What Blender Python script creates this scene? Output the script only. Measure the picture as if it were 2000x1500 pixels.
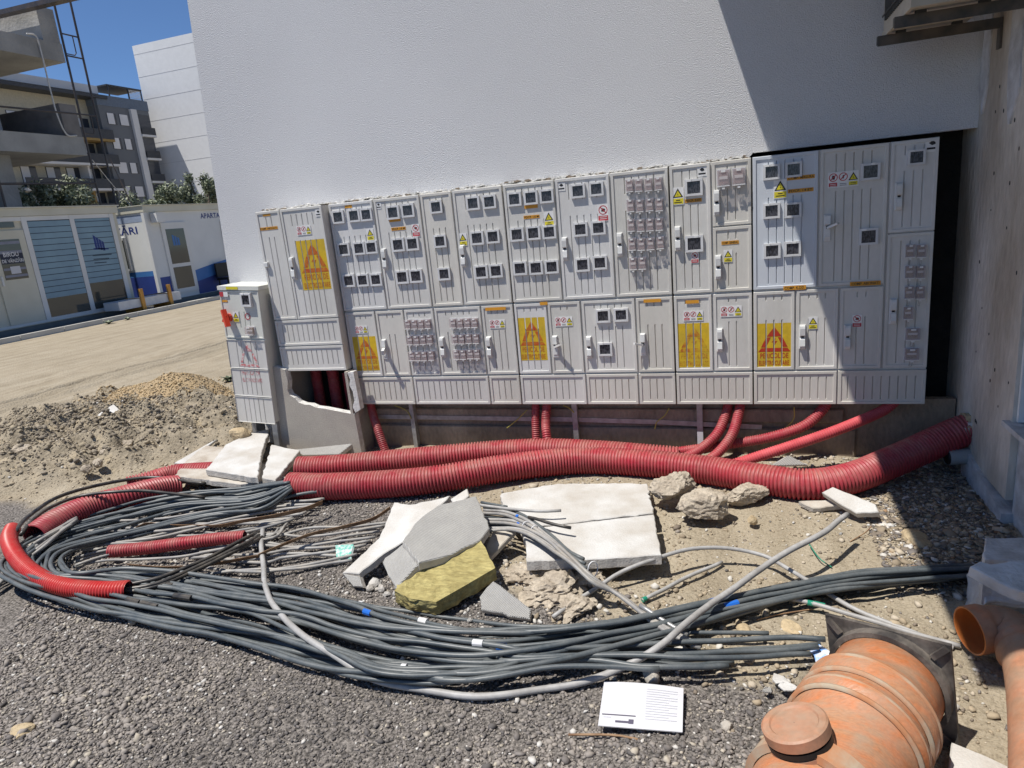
import bpy, bmesh, math, random
import numpy as np
from mathutils import Vector, Matrix, noise

random.seed(7)
rng = np.random.default_rng(11)
for _o in list(bpy.data.objects):
    bpy.data.objects.remove(_o)
SC = bpy.context.scene
COL = SC.collection

# ---------------------------------------------------------------- camera
# X runs along the electrical wall, Y goes into it, Z is up; ground is z = 0.
RW = np.array([[0.94621632, -0.00980491, -0.32338606],
               [0.30995592, -0.25906411, 0.9147749],
               [-0.09274701, -0.96581036, -0.2420916]])
EYE = np.array([0.0, 0.0, 1.6])
FPX = 1326.0
cam = bpy.data.cameras.new('camera')
cam.sensor_width = 36.0
cam.lens = 36.0 * FPX / 2000.0
cam.clip_start = 0.05
cam.clip_end = 3000.0
camo = bpy.data.objects.new('camera', cam)
COL.objects.link(camo)
_r, _u, _b = RW[:, 0], -RW[:, 1], -RW[:, 2]
camo.matrix_world = Matrix(((_r[0], _u[0], _b[0], EYE[0]), (_r[1], _u[1], _b[1], EYE[1]),
                            (_r[2], _u[2], _b[2], EYE[2]), (0, 0, 0, 1)))
SC.camera = camo

# ---------------------------------------------------------------- light
SUN = Vector((0.29, 0.256, -0.92)).normalized()      # direction the light travels
world = bpy.data.worlds.new('World')
SC.world = world
world.use_nodes = True
wn = world.node_tree
wn.nodes.clear()
sky = wn.nodes.new('ShaderNodeTexSky')
sky.sky_type = 'NISHITA'
sky.sun_disc = False
sky.sun_elevation = math.asin(-SUN.z)
sky.sun_rotation = math.atan2(-SUN.x, -SUN.y) % (2 * math.pi)
sky.altitude = 2500
sky.air_density = 1.0
sky.dust_density = 0.0
sky.ozone_density = 9.0
bg = wn.nodes.new('ShaderNodeBackground')
bg.inputs['Strength'].default_value = 0.100
wo = wn.nodes.new('ShaderNodeOutputWorld')
wn.links.new(sky.outputs[0], bg.inputs[0])
wn.links.new(bg.outputs[0], wo.inputs[0])
sl = bpy.data.lights.new('sun', 'SUN')
sl.energy = 5.0
sl.angle = math.radians(0.5)
sl.color = (1.0, 0.955, 0.89)
so = bpy.data.objects.new('sun', sl)
COL.objects.link(so)
so.location = (-6, -6, 18)
so.rotation_euler = SUN.to_track_quat('-Z', 'Y').to_euler()
SC.view_settings.view_transform = 'Standard'
SC.view_settings.look = 'None'
SC.view_settings.gamma = 1.0
SC.view_settings.exposure = 0.20
SC.view_settings.use_curve_mapping = False

# ---------------------------------------------------------------- helpers
def ray(px, py):
    return RW @ np.array([px - 1000.0, py - 750.0, FPX])
def G(px, py, z=0.0):
    d = ray(px, py); return EYE + d * ((z - EYE[2]) / d[2])
def WY(px, py, y):
    d = ray(px, py); return EYE + d * (y / d[1])
def WX(px, py, x):
    d = ray(px, py); return EYE + d * (x / d[0])

def tag(o, label=None, cat=None, group=None, kind=None):
    if label: o['label'] = label
    if cat: o['category'] = cat
    if group: o['group'] = group
    if kind: o['kind'] = kind
    return o
def thing(name, label, cat, loc=(0, 0, 0), group=None):
    o = bpy.data.objects.new(name, None)
    o.empty_display_size = 0.1
    COL.objects.link(o)
    o.location = loc
    return tag(o, label, cat, group)
def wloc(o):
    v = Vector((0, 0, 0))
    while o is not None:
        v = v + Vector(o.location); o = o.parent
    return v
def put(mesh, name, parent=None, loc=None, scale=None):
    """place a shared mesh: loc is in world coordinates"""
    o = bpy.data.objects.new(name, mesh)
    COL.objects.link(o)
    if parent is not None:
        o.parent = parent
        o.location = Vector(loc) - wloc(parent)
    else:
        o.location = loc
    if scale is not None:
        o.scale = scale
    return o

class MB:
    def __init__(s):
        s.v, s.f, s.m = [], [], []
    def face(s, pts, m=0):
        b = len(s.v); s.v += [tuple(p) for p in pts]; s.f.append(tuple(range(b, b + len(pts)))); s.m.append(m); return s
    def add(s, vs, fs, m=0):
        b = len(s.v); s.v += [tuple(p) for p in vs]
        for f in fs: s.f.append(tuple(i + b for i in f)); s.m.append(m)
        return s
    def box(s, x0, x1, y0, y1, z0, z1, m=0):
        v = [(x0, y0, z0), (x1, y0, z0), (x1, y1, z0), (x0, y1, z0), (x0, y0, z1), (x1, y0, z1), (x1, y1, z1), (x0, y1, z1)]
        return s.add(v, [(0, 3, 2, 1), (4, 5, 6, 7), (0, 1, 5, 4), (1, 2, 6, 5), (2, 3, 7, 6), (3, 0, 4, 7)], m)
    def cbox(s, x0, x1, y0, y1, z0, z1, c, m=0):
        """box whose -Y face is chamfered by c on all four edges"""
        v = [(x0, y1, z0), (x1, y1, z0), (x1, y1, z1), (x0, y1, z1),
             (x0, y0 + c, z0), (x1, y0 + c, z0), (x1, y0 + c, z1), (x0, y0 + c, z1),
             (x0 + c, y0, z0 + c), (x1 - c, y0, z0 + c), (x1 - c, y0, z1 - c), (x0 + c, y0, z1 - c)]
        f = [(3, 2, 1, 0), (8, 9, 10, 11)]
        for a in range(4):
            b = (a + 1) % 4
            f += [(a, b, 4 + b, 4 + a), (4 + a, 4 + b, 8 + b, 8 + a)]
        return s.add(v, f, m)
    def prism(s, pts, vec, m=0, ms=None):
        """closed outline pts extruded by vec"""
        n = len(pts); vec = np.array(vec, float)
        a = [tuple(p) for p in pts]; b = [tuple(np.array(p, float) + vec) for p in pts]
        k = len(s.v); s.v += a + b
        s.f.append(tuple(range(k, k + n))); s.m.append(m)
        s.f.append(tuple(range(k + 2 * n - 1, k + n - 1, -1))); s.m.append(m)
        for i in range(n):
            j = (i + 1) % n
            s.f.append((k + i, k + n + i, k + n + j, k + j)); s.m.append(m if ms is None else ms)
        return s
    def bar(s, a, b, w, h=None, m=0, up=(0, 0, 1)):
        a = Vector(a); b = Vector(b); h = w if h is None else h
        d = (b - a).normalized(); up = Vector(up)
        if abs(d.dot(up)) > 0.95: up = Vector((1, 0, 0))
        x = d.cross(up).normalized() * (w / 2); y = x.cross(d).normalized() * (h / 2)
        v = [a - x - y, a + x - y, a + x + y, a - x + y, b - x - y, b + x - y, b + x + y, b - x + y]
        return s.add(v, [(0, 1, 2, 3), (7, 6, 5, 4), (0, 4, 5, 1), (1, 5, 6, 2), (2, 6, 7, 3), (3, 7, 4, 0)], m)
    def tube(s, path, r, n=8, m=0, caps=True):
        v, f = sweep(np.array(path, float), r, n, caps)
        return s.add(v.tolist(), f, m)
    def build(s, name, mats, parent=None, loc=None, smooth=False):
        me = bpy.data.meshes.new(name)
        org = Vector(loc) if loc is not None else (wloc(parent) if parent is not None else Vector((0, 0, 0)))
        me.from_pydata([(a[0] - org.x, a[1] - org.y, a[2] - org.z) for a in s.v], [], s.f)
        if not isinstance(mats, (list, tuple)): mats = [mats]
        for mm in mats: me.materials.append(mm)
        if len(mats) > 1: me.polygons.foreach_set('material_index', s.m)
        if smooth: me.polygons.foreach_set('use_smooth', [True] * len(s.f))
        me.update()
        o = bpy.data.objects.new(name, me)
        COL.objects.link(o)
        if parent is not None: o.parent = parent; o.location = org - wloc(parent)
        else: o.location = org
        return o
    def mesh(s, name, mats):
        me = bpy.data.meshes.new(name)
        me.from_pydata(s.v, [], s.f)
        if not isinstance(mats, (list, tuple)): mats = [mats]
        for mm in mats: me.materials.append(mm)
        me.polygons.foreach_set('material_index', s.m)
        me.update()
        return me

def curve(pts, step):
    """Catmull-Rom through pts, resampled evenly"""
    P = np.array(pts, float)
    P = np.vstack([2 * P[0] - P[1], P, 2 * P[-1] - P[-2]])
    out = []
    for i in range(1, len(P) - 2):
        p0, p1, p2, p3 = P[i - 1], P[i], P[i + 1], P[i + 2]
        t = np.linspace(0, 1, 24, endpoint=False)[:, None]
        out.append(0.5 * (2 * p1 + (p2 - p0) * t + (2 * p0 - 5 * p1 + 4 * p2 - p3) * t * t + (3 * p1 - p0 - 3 * p2 + p3) * t ** 3))
    D = np.vstack(out + [P[-2][None]])
    s = np.concatenate([[0], np.cumsum(np.linalg.norm(np.diff(D, axis=0), axis=1))])
    n = max(2, int(s[-1] / step) + 1)
    q = np.linspace(0, s[-1], n) if not isinstance(step, np.ndarray) else step
    return np.stack([np.interp(q, s, D[:, k]) for k in range(3)], 1), s[-1]
def sweep(P, r, n=8, caps=True, squash=None):
    M = len(P)
    T = np.gradient(P, axis=0); T /= np.linalg.norm(T, axis=1)[:, None] + 1e-12
    u = np.array([0, 0, 1.0]) if abs(T[0][2]) < 0.9 else np.array([1.0, 0, 0])
    N = np.zeros_like(P)
    u = u - T[0] * (u @ T[0]); u /= np.linalg.norm(u); N[0] = u
    for i in range(1, M):
        u = N[i - 1] - T[i] * (N[i - 1] @ T[i]); N[i] = u / (np.linalg.norm(u) + 1e-12)
    B = np.cross(T, N)
    r = np.broadcast_to(np.array(r, float), (M,))
    a = np.arange(n) * 2 * math.pi / n
    V = P[:, None, :] + r[:, None, None] * (np.cos(a)[None, :, None] * N[:, None, :] + np.sin(a)[None, :, None] * B[:, None, :])
    V = V.reshape(-1, 3)
    F = []
    for i in range(M - 1):
        for k in range(n):
            k2 = (k + 1) % n
            F.append((i * n + k, i * n + k2, (i + 1) * n + k2, (i + 1) * n + k))
    if caps:
        F.append(tuple(range(n - 1, -1, -1))); F.append(tuple(range((M - 1) * n, M * n)))
    return V, F
def tube_obj(name, path, r, mat_, parent=None, n=8, caps=True, step=0.03, wob=0.0):
    P, L = curve(path, step)
    if wob:
        s = np.linspace(0, L, len(P)); q = rng.uniform(0, 200, 2); amp = wob * np.clip(np.minimum(s, L - s) / .1, 0, 1)
        P[:, 0] += amp * 2 * vn(s * 5 + q[0], s * 0); P[:, 1] += amp * 2 * vn(s * 5 + q[1], s * 0 + 9); P[:, 2] += amp * .7 * np.abs(vn(s * 4 + q[0], s * 0 + 5))
    v, f = sweep(P, r, n, caps)
    mb = MB(); mb.add(v.tolist(), f)
    return mb.build(name, mat_, parent, loc=None if parent is not None else P[0], smooth=True)
def corrugated(name, path, ro, pitch, mat_, n=22, wall=0.86, parent=None, fr=(0.0, 0.13, 0.60, 0.73)):
    D, L = curve(path, 0.01)
    k = int(L / pitch)
    q = np.concatenate([(np.arange(k)[:, None] * pitch + np.array(fr)[None] * pitch).reshape(-1), [k * pitch]])
    s = np.concatenate([[0], np.cumsum(np.linalg.norm(np.diff(D, axis=0), axis=1))])
    P = np.stack([np.interp(q, s, D[:, i]) for i in range(3)], 1)
    Psm = np.stack([np.interp(np.linspace(0, s[-1], max(6, int(L / 0.05))), s, D[:, i]) for i in range(3)], 1)
    r = np.concatenate([np.tile([ro * wall, ro, ro, ro * wall], k), [ro * wall]])
    ph = rng.uniform(0, 6.28)
    r = r * (1 + 0.012 * np.sin(q * 2.1 + ph) + 0.008 * np.sin(q * 5.3 + ph * 2))
    v, f = sweep(P, r, n, False)
    mb = MB(); mb.add(v.tolist(), f)
    return mb.build(name, mat_, parent, loc=None if parent is not None else P[0], smooth=True)

# value noise on arrays
_perm = np.random.default_rng(3).random((256, 256))
def vn(x, y):
    x = np.asarray(x, float); y = np.asarray(y, float)
    xi = np.floor(x).astype(int); yi = np.floor(y).astype(int)
    fx = x - xi; fy = y - yi
    fx = fx * fx * (3 - 2 * fx); fy = fy * fy * (3 - 2 * fy)
    g = lambda a, b: _perm[a & 255, b & 255]
    return (g(xi, yi) * (1 - fx) + g(xi + 1, yi) * fx) * (1 - fy) + (g(xi, yi + 1) * (1 - fx) + g(xi + 1, yi + 1) * fx) * fy - 0.5
def sm(a, b, x):
    t = np.clip((x - a) / (b - a), 0, 1); return t * t * (3 - 2 * t)

# ---------------------------------------------------------------- materials
def mat(name, c, rough=0.7, c2=None, vs=6.0, var=0.5, bump=0.0, bs=80.0, metal=0.0, spec=0.4,
        fine=0.0, fs=150.0, alpha=None, bd=6.0, stretch=None, detail=6.0, dust=0.0, dustc=(0.40, 0.345, 0.26)):
    m = bpy.data.materials.new(name)
    m.use_nodes = True
    nt = m.node_tree; N = nt.nodes; L = nt.links
    bs_ = N['Principled BSDF']
    bs_.inputs['Roughness'].default_value = rough
    bs_.inputs['Metallic'].default_value = metal
    bs_.inputs['Specular IOR Level'].default_value = spec
    geo = N.new('ShaderNodeNewGeometry')
    pos = geo.outputs['Position']
    if stretch:
        mp = N.new('ShaderNodeMapping'); mp.inputs['Scale'].default_value = stretch
        L.new(pos, mp.inputs['Vector']); pos = mp.outputs[0]
    if c2 is None: c2 = tuple(x * 0.8 for x in c)
    n1 = N.new('ShaderNodeTexNoise'); n1.inputs['Scale'].default_value = vs; n1.inputs['Detail'].default_value = detail
    L.new(pos, n1.inputs['Vector'])
    mr = N.new('ShaderNodeMapRange')
    mr.inputs[1].default_value = 0.5 - 0.3 * (1.2 - var); mr.inputs[2].default_value = 0.5 + 0.3 * (1.2 - var)
    mr.inputs[3].default_value = 0.0; mr.inputs[4].default_value = 1.0
    L.new(n1.outputs[0], mr.inputs[0])
    mx = N.new('ShaderNodeMix'); mx.data_type = 'RGBA'
    mx.inputs[6].default_value = (*c, 1); mx.inputs[7].default_value = (*c2, 1)
    L.new(mr.outputs[0], mx.inputs[0])
    col = mx.outputs[2]
    if fine > 0:
        n2 = N.new('ShaderNodeTexNoise'); n2.inputs['Scale'].default_value = fs; n2.inputs['Detail'].default_value = 3
        L.new(pos, n2.inputs['Vector'])
        m2 = N.new('ShaderNodeMapRange'); m2.inputs[1].default_value = 0.3; m2.inputs[2].default_value = 0.7
        m2.inputs[3].default_value = 1 - fine; m2.inputs[4].default_value = 1 + fine
        L.new(n2.outputs[0], m2.inputs[0])
        vm = N.new('ShaderNodeVectorMath'); vm.operation = 'SCALE'
        L.new(col, vm.inputs[0]); L.new(m2.outputs[0], vm.inputs['Scale']); col = vm.outputs[0]
    if dust > 0:                                   # dry dust settled on upward faces
        sx = N.new('ShaderNodeSeparateXYZ'); L.new(geo.outputs['Normal'], sx.inputs[0])
        n4 = N.new('ShaderNodeTexNoise'); n4.inputs['Scale'].default_value = 13.0; n4.inputs['Detail'].default_value = 8; n4.inputs['Roughness'].default_value = .65
        L.new(geo.outputs['Position'], n4.inputs['Vector'])
        a1 = N.new('ShaderNodeMapRange'); a1.inputs[1].default_value = 0.36; a1.inputs[2].default_value = 0.66; L.new(n4.outputs[0], a1.inputs[0])
        a2 = N.new('ShaderNodeMapRange'); a2.inputs[1].default_value = -0.1; a2.inputs[2].default_value = 0.9; a2.inputs[3].default_value = 0.15; L.new(sx.outputs[2], a2.inputs[0])
        mm = N.new('ShaderNodeMath'); mm.operation = 'MULTIPLY'; L.new(a1.outputs[0], mm.inputs[0]); L.new(a2.outputs[0], mm.inputs[1])
        m3 = N.new('ShaderNodeMath'); m3.operation = 'MULTIPLY'; L.new(mm.outputs[0], m3.inputs[0]); m3.inputs[1].default_value = dust
        dx = N.new('ShaderNodeMix'); dx.data_type = 'RGBA'; L.new(m3.outputs[0], dx.inputs[0]); L.new(col, dx.inputs[6]); dx.inputs[7].default_value = (*dustc, 1)
        col = dx.outputs[2]
    L.new(col, bs_.inputs['Base Color'])
    if bump > 0:
        n3 = N.new('ShaderNodeTexNoise'); n3.inputs['Scale'].default_value = bs; n3.inputs['Detail'].default_value = bd
        L.new(pos, n3.inputs['Vector'])
        bp = N.new('ShaderNodeBump'); bp.inputs['Strength'].default_value = min(1.0, bump)
        bp.inputs['Distance'].default_value = 0.6 / bs * max(1.0, bump)
        L.new(n3.outputs[0], bp.inputs['Height']); L.new(bp.outputs[0], bs_.inputs['Normal'])
    if alpha is not None: bs_.inputs['Alpha'].default_value = alpha
    return m
def clear_mat(name, tint, mixv, rough=0.15):
    m = bpy.data.materials.new(name); m.use_nodes = True
    nt = m.node_tree; N = nt.nodes; L = nt.links
    p = N['Principled BSDF']; p.inputs['Base Color'].default_value = (*tint, 1); p.inputs['Roughness'].default_value = rough
    t = N.new('ShaderNodeBsdfTransparent'); t.inputs[0].default_value = (0.93, 0.9, 0.9, 1)
    mx = N.new('ShaderNodeMixShader'); mx.inputs[0].default_value = mixv
    L.new(t.outputs[0], mx.inputs[1]); L.new(p.outputs[0], mx.inputs[2])
    L.new(mx.outputs[0], N['Material Output'].inputs[0])
    return m
def glass_dark(name, c, c2, vs, rough=0.12, contrast=0.12, spec=0.5):
    m = mat(name, c, rough, c2, vs, 1.2 - contrast / 0.3 if contrast < 0.3 else 0.2, spec=spec, detail=8)
    return m

M = {}
M['cab'] = mat('cabinet_grey', (0.645, 0.63, 0.595), 0.5, (0.535, 0.52, 0.475), 4.0, 0.5, stretch=(1, 1, .35), detail=8, bump=0.15, bs=160, fine=0.03, fs=60)
M['cab_blue'] = mat('cabinet_blue_grey', (0.57, 0.60, 0.64), 0.45, (0.53, 0.56, 0.59), 2.0, 0.3, bump=0.1, bs=160)
M['cab_b'] = mat('cabinet_grey_yellowed', (0.635, 0.61, 0.555), 0.5, (0.53, 0.51, 0.455), 3.0, 0.5, stretch=(1, 1, .35), detail=8, bump=0.15, bs=160, fine=0.03, fs=60)
M['cab_c'] = mat('cabinet_grey_fresh', (0.65, 0.645, 0.63), 0.5, (0.57, 0.56, 0.53), 5.0, 0.4, stretch=(1, 1, .35), detail=8, bump=0.15, bs=160, fine=0.03, fs=60)
M['cavity_shade'] = mat('plinth_cavity_shade', (0.03, 0.03, 0.03), 0.9)
M['cab_small'] = mat('cabinet_cream', (0.66, 0.66, 0.60), 0.5, (0.56, 0.56, 0.50), 4.0, 0.3, fine=0.03)
M['win_frame'] = mat('window_frame_grey', (0.66, 0.66, 0.66), 0.4, (0.56, 0.56, 0.56), 20)
M['win_glass'] = mat('meter_glass', (0.012, 0.012, 0.016), 0.16, (0.075, 0.075, 0.09), 95, 0.8, spec=0.5, detail=9, stretch=(1.6, 1, 0.6))  # paler noise painted in for dirty reflections on the panes
M['win_latch'] = mat('window_latch', (0.8, 0.8, 0.78), 0.4)
M['clear'] = clear_mat('clear_cover', (0.62, 0.56, 0.56), 0.30)
M['brk'] = mat('breaker_pink', (0.36, 0.27, 0.26), 0.5, (0.22, 0.16, 0.16), 160, 0.6)
M['brk_tan'] = mat('breaker_tan', (0.40, 0.33, 0.22), 0.5, (0.20, 0.15, 0.12), 160, 0.6)
M['handle'] = mat('handle_grey', (0.68, 0.68, 0.66), 0.35, (0.58, 0.58, 0.56), 30)
M['black'] = mat('black_plastic', (0.012, 0.012, 0.012), 0.5)
M['wire'] = mat('seal_wire', (0.35, 0.33, 0.3), 0.4, metal=0.6)
M['white_st'] = mat('sticker_white', (0.78, 0.77, 0.75), 0.4, (0.68, 0.67, 0.65), 40)
M['yel_st'] = mat('sticker_yellow', (0.72, 0.62, 0.03), 0.45, (0.60, 0.50, 0.03), 60)
M['red_st'] = mat('sticker_red', (0.52, 0.04, 0.05), 0.45, (0.42, 0.05, 0.06), 60)
M['blk_st'] = mat('sticker_black', (0.02, 0.02, 0.02), 0.5)
M['org_st'] = mat('sticker_orange', (0.68, 0.30, 0.02), 0.5, (0.56, 0.27, 0.03), 60)
M['paint_y'] = mat('stencil_yellow', (0.64, 0.42, 0.012), 0.55, (0.50, 0.35, 0.03), 14, 0.5, fine=0.08, fs=40)
M['paint_r'] = mat('stencil_red', (0.46, 0.03, 0.012), 0.6, (0.36, 0.05, 0.01), 40, 0.6)
M['paint_rf'] = mat('stencil_red_faded', (0.43, 0.045, 0.012), 0.6, (0.50, 0.20, 0.015), 55, 0.5)
M['paint_rv'] = mat('stencil_red_worn', (0.42, 0.13, 0.015), 0.6, (0.56, 0.36, 0.015), 45, 0.8)
M['paint_rp'] = mat('stencil_red_pale', (0.55, 0.16, 0.16), 0.6, (0.62, 0.55, 0.52), 60, 0.9)
M['stucco'] = mat('stucco_white', (0.665, 0.665, 0.668), 0.95, (0.60, 0.60, 0.605), .8, 0.45, bump=2.0, bs=165, spec=0.1, fine=0.08, fs=150, bd=4, detail=4)
M['render_raw'] = mat('broken_plaster', (0.74, 0.73, 0.70), 0.95, (0.50, 0.49, 0.46), 30, 0.6, bump=0.8, bs=90)
M['bitumen'] = mat('bitumen_coat', (0.010, 0.010, 0.009), 0.85, (0.022, 0.021, 0.018), 9, 0.5, bump=0.6, bs=40)
M['plinth'] = mat('plinth_concrete', (0.31, 0.25, 0.185), 0.95, (0.17, 0.135, 0.10), 5, 0.5, bump=0.6, bs=60, fine=0.15, fs=50, stretch=(1, 1, 0.5))
M['plinth2'] = mat('plinth_render', (0.42, 0.385, 0.33), 0.95, (0.34, 0.31, 0.27), 7, 0.4, bump=0.6, bs=130, fine=0.12, fs=110)
M['pillar'] = mat('pillar_concrete', (0.62, 0.575, 0.505), 0.9, (0.40, 0.345, 0.275), 2.6, 0.8, bump=0.6, bs=35, fine=0.10, fs=30, stretch=(1, 1, 0.4), detail=9)
M['pillar_light'] = mat('pillar_plaster', (0.60, 0.60, 0.60), 0.9, (0.42, 0.41, 0.40), 14, 0.7, bump=0.7, bs=70)
M['galv'] = mat('galvanised', (0.40, 0.40, 0.40), 0.45, (0.27, 0.27, 0.26), 25, 0.6, metal=0.5)
M['whitemetal'] = mat('white_tape', (0.70, 0.69, 0.70), 0.5)
M['red'] = mat('red_conduit', (0.385, 0.028, 0.045), 0.45, (0.32, 0.04, 0.052), 7, 0.5, fine=0.06, fs=60, dust=.38)
M['red2'] = mat('red_conduit_bright', (0.52, 0.024, 0.022), 0.38, (0.44, 0.03, 0.028), 7, 0.5, dust=.15)
M['red_sunlit'] = mat('red_conduit_sunlit', (0.56, 0.10, 0.11), 0.6, (0.44, 0.05, 0.06), 9, 0.6)  # pinker copy of the conduit red, sunlight put into the colour
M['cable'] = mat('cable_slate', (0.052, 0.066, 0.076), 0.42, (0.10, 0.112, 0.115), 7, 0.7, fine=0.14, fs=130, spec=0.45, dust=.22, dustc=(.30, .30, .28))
M['cable_l'] = mat('cable_light', (0.20, 0.20, 0.205), 0.5, (0.34, 0.335, 0.32), 9, 0.7, fine=0.1, fs=90, dust=.5)  # pale base carries the sunlit tone of the coil's back run
M['cable_b'] = mat('cable_black', (0.013, 0.013, 0.014), 0.35, (0.03, 0.03, 0.032), 18, 0.6, dust=.25)
M['cable_g'] = mat('cable_pale_grey', (0.40, 0.395, 0.385), 0.5, (0.29, 0.28, 0.265), 12, 0.6, fine=0.08, fs=60)
M['blue_tape'] = mat('blue_tape', (0.02, 0.14, 0.55), 0.4)
M['yel_tape'] = mat('yellow_tape', (0.58, 0.40, 0.03), 0.4)
M['grn_tape'] = mat('green_tape', (0.02, 0.25, 0.16), 0.4)
M['wht_tape'] = mat('white_label', (0.74, 0.74, 0.74), 0.4)
M['strap'] = mat('rusty_strap', (0.34, 0.22, 0.125), 0.8, (0.16, 0.085, 0.045), 18, 0.6, bump=0.3, bs=90)
M['eps'] = mat('eps_white', (0.565, 0.56, 0.54), 0.85, (0.43, 0.40, 0.355), 6, 0.6, bump=0.5, bs=130, fine=0.05, fs=120)
M['eps_side'] = mat('eps_edge', (0.55, 0.52, 0.47), 0.9, (0.42, 0.39, 0.35), 25, 0.6, bump=0.6, bs=120)
M['eps_dirty'] = mat('eps_dirty', (0.50, 0.465, 0.405), 0.9, (0.36, 0.31, 0.25), 9, 0.7, bump=0.5, bs=110)
M['eps_grey'] = mat('adhesive_grey', (0.45, 0.44, 0.41), 0.95, (0.38, 0.37, 0.35), 12, 0.5, bump=0.5, bs=140, fine=0.06, fs=100)
M['wool'] = mat('mineral_wool', (0.42, 0.36, 0.15), 0.95, (0.27, 0.22, 0.085), 22, 0.6, bump=1.0, bs=55, fine=0.2, fs=70, stretch=(0.5, 1.6, 1))
M['rock'] = mat('concrete_lump', (0.46, 0.40, 0.315), 0.95, (0.31, 0.26, 0.20), 16, 0.6, bump=0.9, bs=60, fine=0.2, fs=80)
M['rock_y'] = mat('sandstone', (0.50, 0.40, 0.25), 0.95, (0.40, 0.31, 0.19), 12, 0.6, bump=0.7, bs=50, fine=0.15, fs=70)
M['orange'] = mat('orange_pvc', (0.52, 0.17, 0.06), 0.42, (0.42, 0.20, 0.10), 9, 0.8, fine=0.14, fs=60, bump=0.15, bs=60, dust=.55, dustc=(.33, .285, .215), stretch=(1.2, 4.0, 1))
M['orange_in'] = mat('orange_pvc_clean', (0.60, 0.17, 0.03), 0.35, (0.50, 0.17, 0.05), 8)
M['orange_d'] = mat('orange_pvc_dusty', (0.46, 0.19, 0.10), 0.55, (0.36, 0.19, 0.11), 10, 0.8, fine=0.12, fs=60, dust=.55, dustc=(.33, .285, .215))
M['rib_dust'] = mat('dusty_clay', (0.40, 0.33, 0.24), 0.9, (0.42, 0.19, 0.09), 12, 0.8)
M['flange'] = mat('black_flange', (0.045, 0.04, 0.037), 0.6, (0.15, 0.13, 0.11), 12, 0.8, fine=0.2, fs=80)
M['paper'] = mat('paper', (0.60, 0.60, 0.62), 0.7, (0.56, 0.56, 0.58), 10)
M['ink'] = mat('ink', (0.10, 0.09, 0.13), 0.7)
M['ink_l'] = mat('ink_light', (0.60, 0.61, 0.66), 0.7)
M['mesh_y'] = mat('debris', (0.4, 0.35, 0.2), 0.9)

# ---------------------------------------------------------------- lettering
_tx = {}
def text_tris(s):
    if s in _tx: return _tx[s]
    cu = bpy.data.curves.new('txt', 'FONT'); cu.body = s; cu.resolution_u = 2; cu.size = 1.0; cu.offset = 0.014
    ob = bpy.data.objects.new('txt', cu); COL.objects.link(ob)
    dg = bpy.context.evaluated_depsgraph_get(); dg.update()
    ev = ob.evaluated_get(dg); me = ev.to_mesh(); me.calc_loop_triangles()
    v = np.array([(p.co.x, p.co.y) for p in me.vertices]); t = [tuple(q.vertices) for q in me.loop_triangles]
    ev.to_mesh_clear(); bpy.data.objects.remove(ob); bpy.data.curves.remove(cu)
    lo, hi = v.min(0), v.max(0)
    v = (v - lo) / (hi - lo)                       # unit box, stretched to the wanted size later
    _tx[s] = (v, t); return _tx[s]
for _s in ('PERICOL DE', 'ELECTROCUTARE', 'COMP. ABONATI', 'COMP. MASURA', 'FDCP. 14 ET', 'FDCP. I-II M', 'COMP. K.DD.',
           'BMPM', 'BIROU', 'DE VÂNZĂRI', 'VÂNZĂRI', 'APARTAMENTE', 'W', 'DE LA 1', 'FDCP. E-ET', 'COMP. GENERAL'):
    text_tris(_s)
def clipx(poly, x0, x1):
    for sgn, lim in ((1, x0), (-1, x1)):
        out = []
        for i in range(len(poly)):
            a, b = poly[i], poly[(i + 1) % len(poly)]
            da, db = sgn * (a[0] - lim), sgn * (b[0] - lim)
            if da >= 0: out.append(a)
            if (da >= 0) != (db >= 0):
                t = da / (da - db); out.append((a[0] + t * (b[0] - a[0]), a[1] + t * (b[1] - a[1])))
        poly = out
        if len(poly) < 3: return None
    return poly
def text_on(mb, s, x0, x1, z0, z1, y, m, strips=None):
    v, t = text_tris(s)
    for tri in t:
        p = [(x0 + v[i][0] * (x1 - x0), z0 + v[i][1] * (z1 - z0)) for i in tri]
        for st in (strips or [(-1e9, 1e9)]):
            q = clipx(p, *st)
            if q: mb.face([(a, y, b) for a, b in q], m)
def poly_on(mb, pts, y, m, strips=None):
    for st in (strips or [(-1e9, 1e9)]):
        q = clipx(list(pts), *st)
        if q: mb.face([(a, y, b) for a, b in q], m)

# woven reinforcement showing on the adhesive-coated panels
def weave(m, scale, dist):
    nt = m.node_tree; N = nt.nodes; L = nt.links
    geo = N.new('ShaderNodeNewGeometry'); prev = None
    for ang in (0.9, -0.7):
        mp = N.new('ShaderNodeMapping'); mp.inputs['Rotation'].default_value = (0, 0, ang); L.new(geo.outputs['Position'], mp.inputs['Vector'])
        w = N.new('ShaderNodeTexWave'); w.inputs['Scale'].default_value = scale; w.inputs['Distortion'].default_value = 0.6; L.new(mp.outputs[0], w.inputs['Vector'])
        b = N.new('ShaderNodeBump'); b.inputs['Strength'].default_value = .7; b.inputs['Distance'].default_value = dist; L.new(w.outputs[0], b.inputs['Height'])
        if prev: L.new(prev.outputs[0], b.inputs['Normal'])
        prev = b
    L.new(prev.outputs[0], N['Principled BSDF'].inputs['Normal'])
weave(M['eps_grey'], 55, .003)

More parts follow.
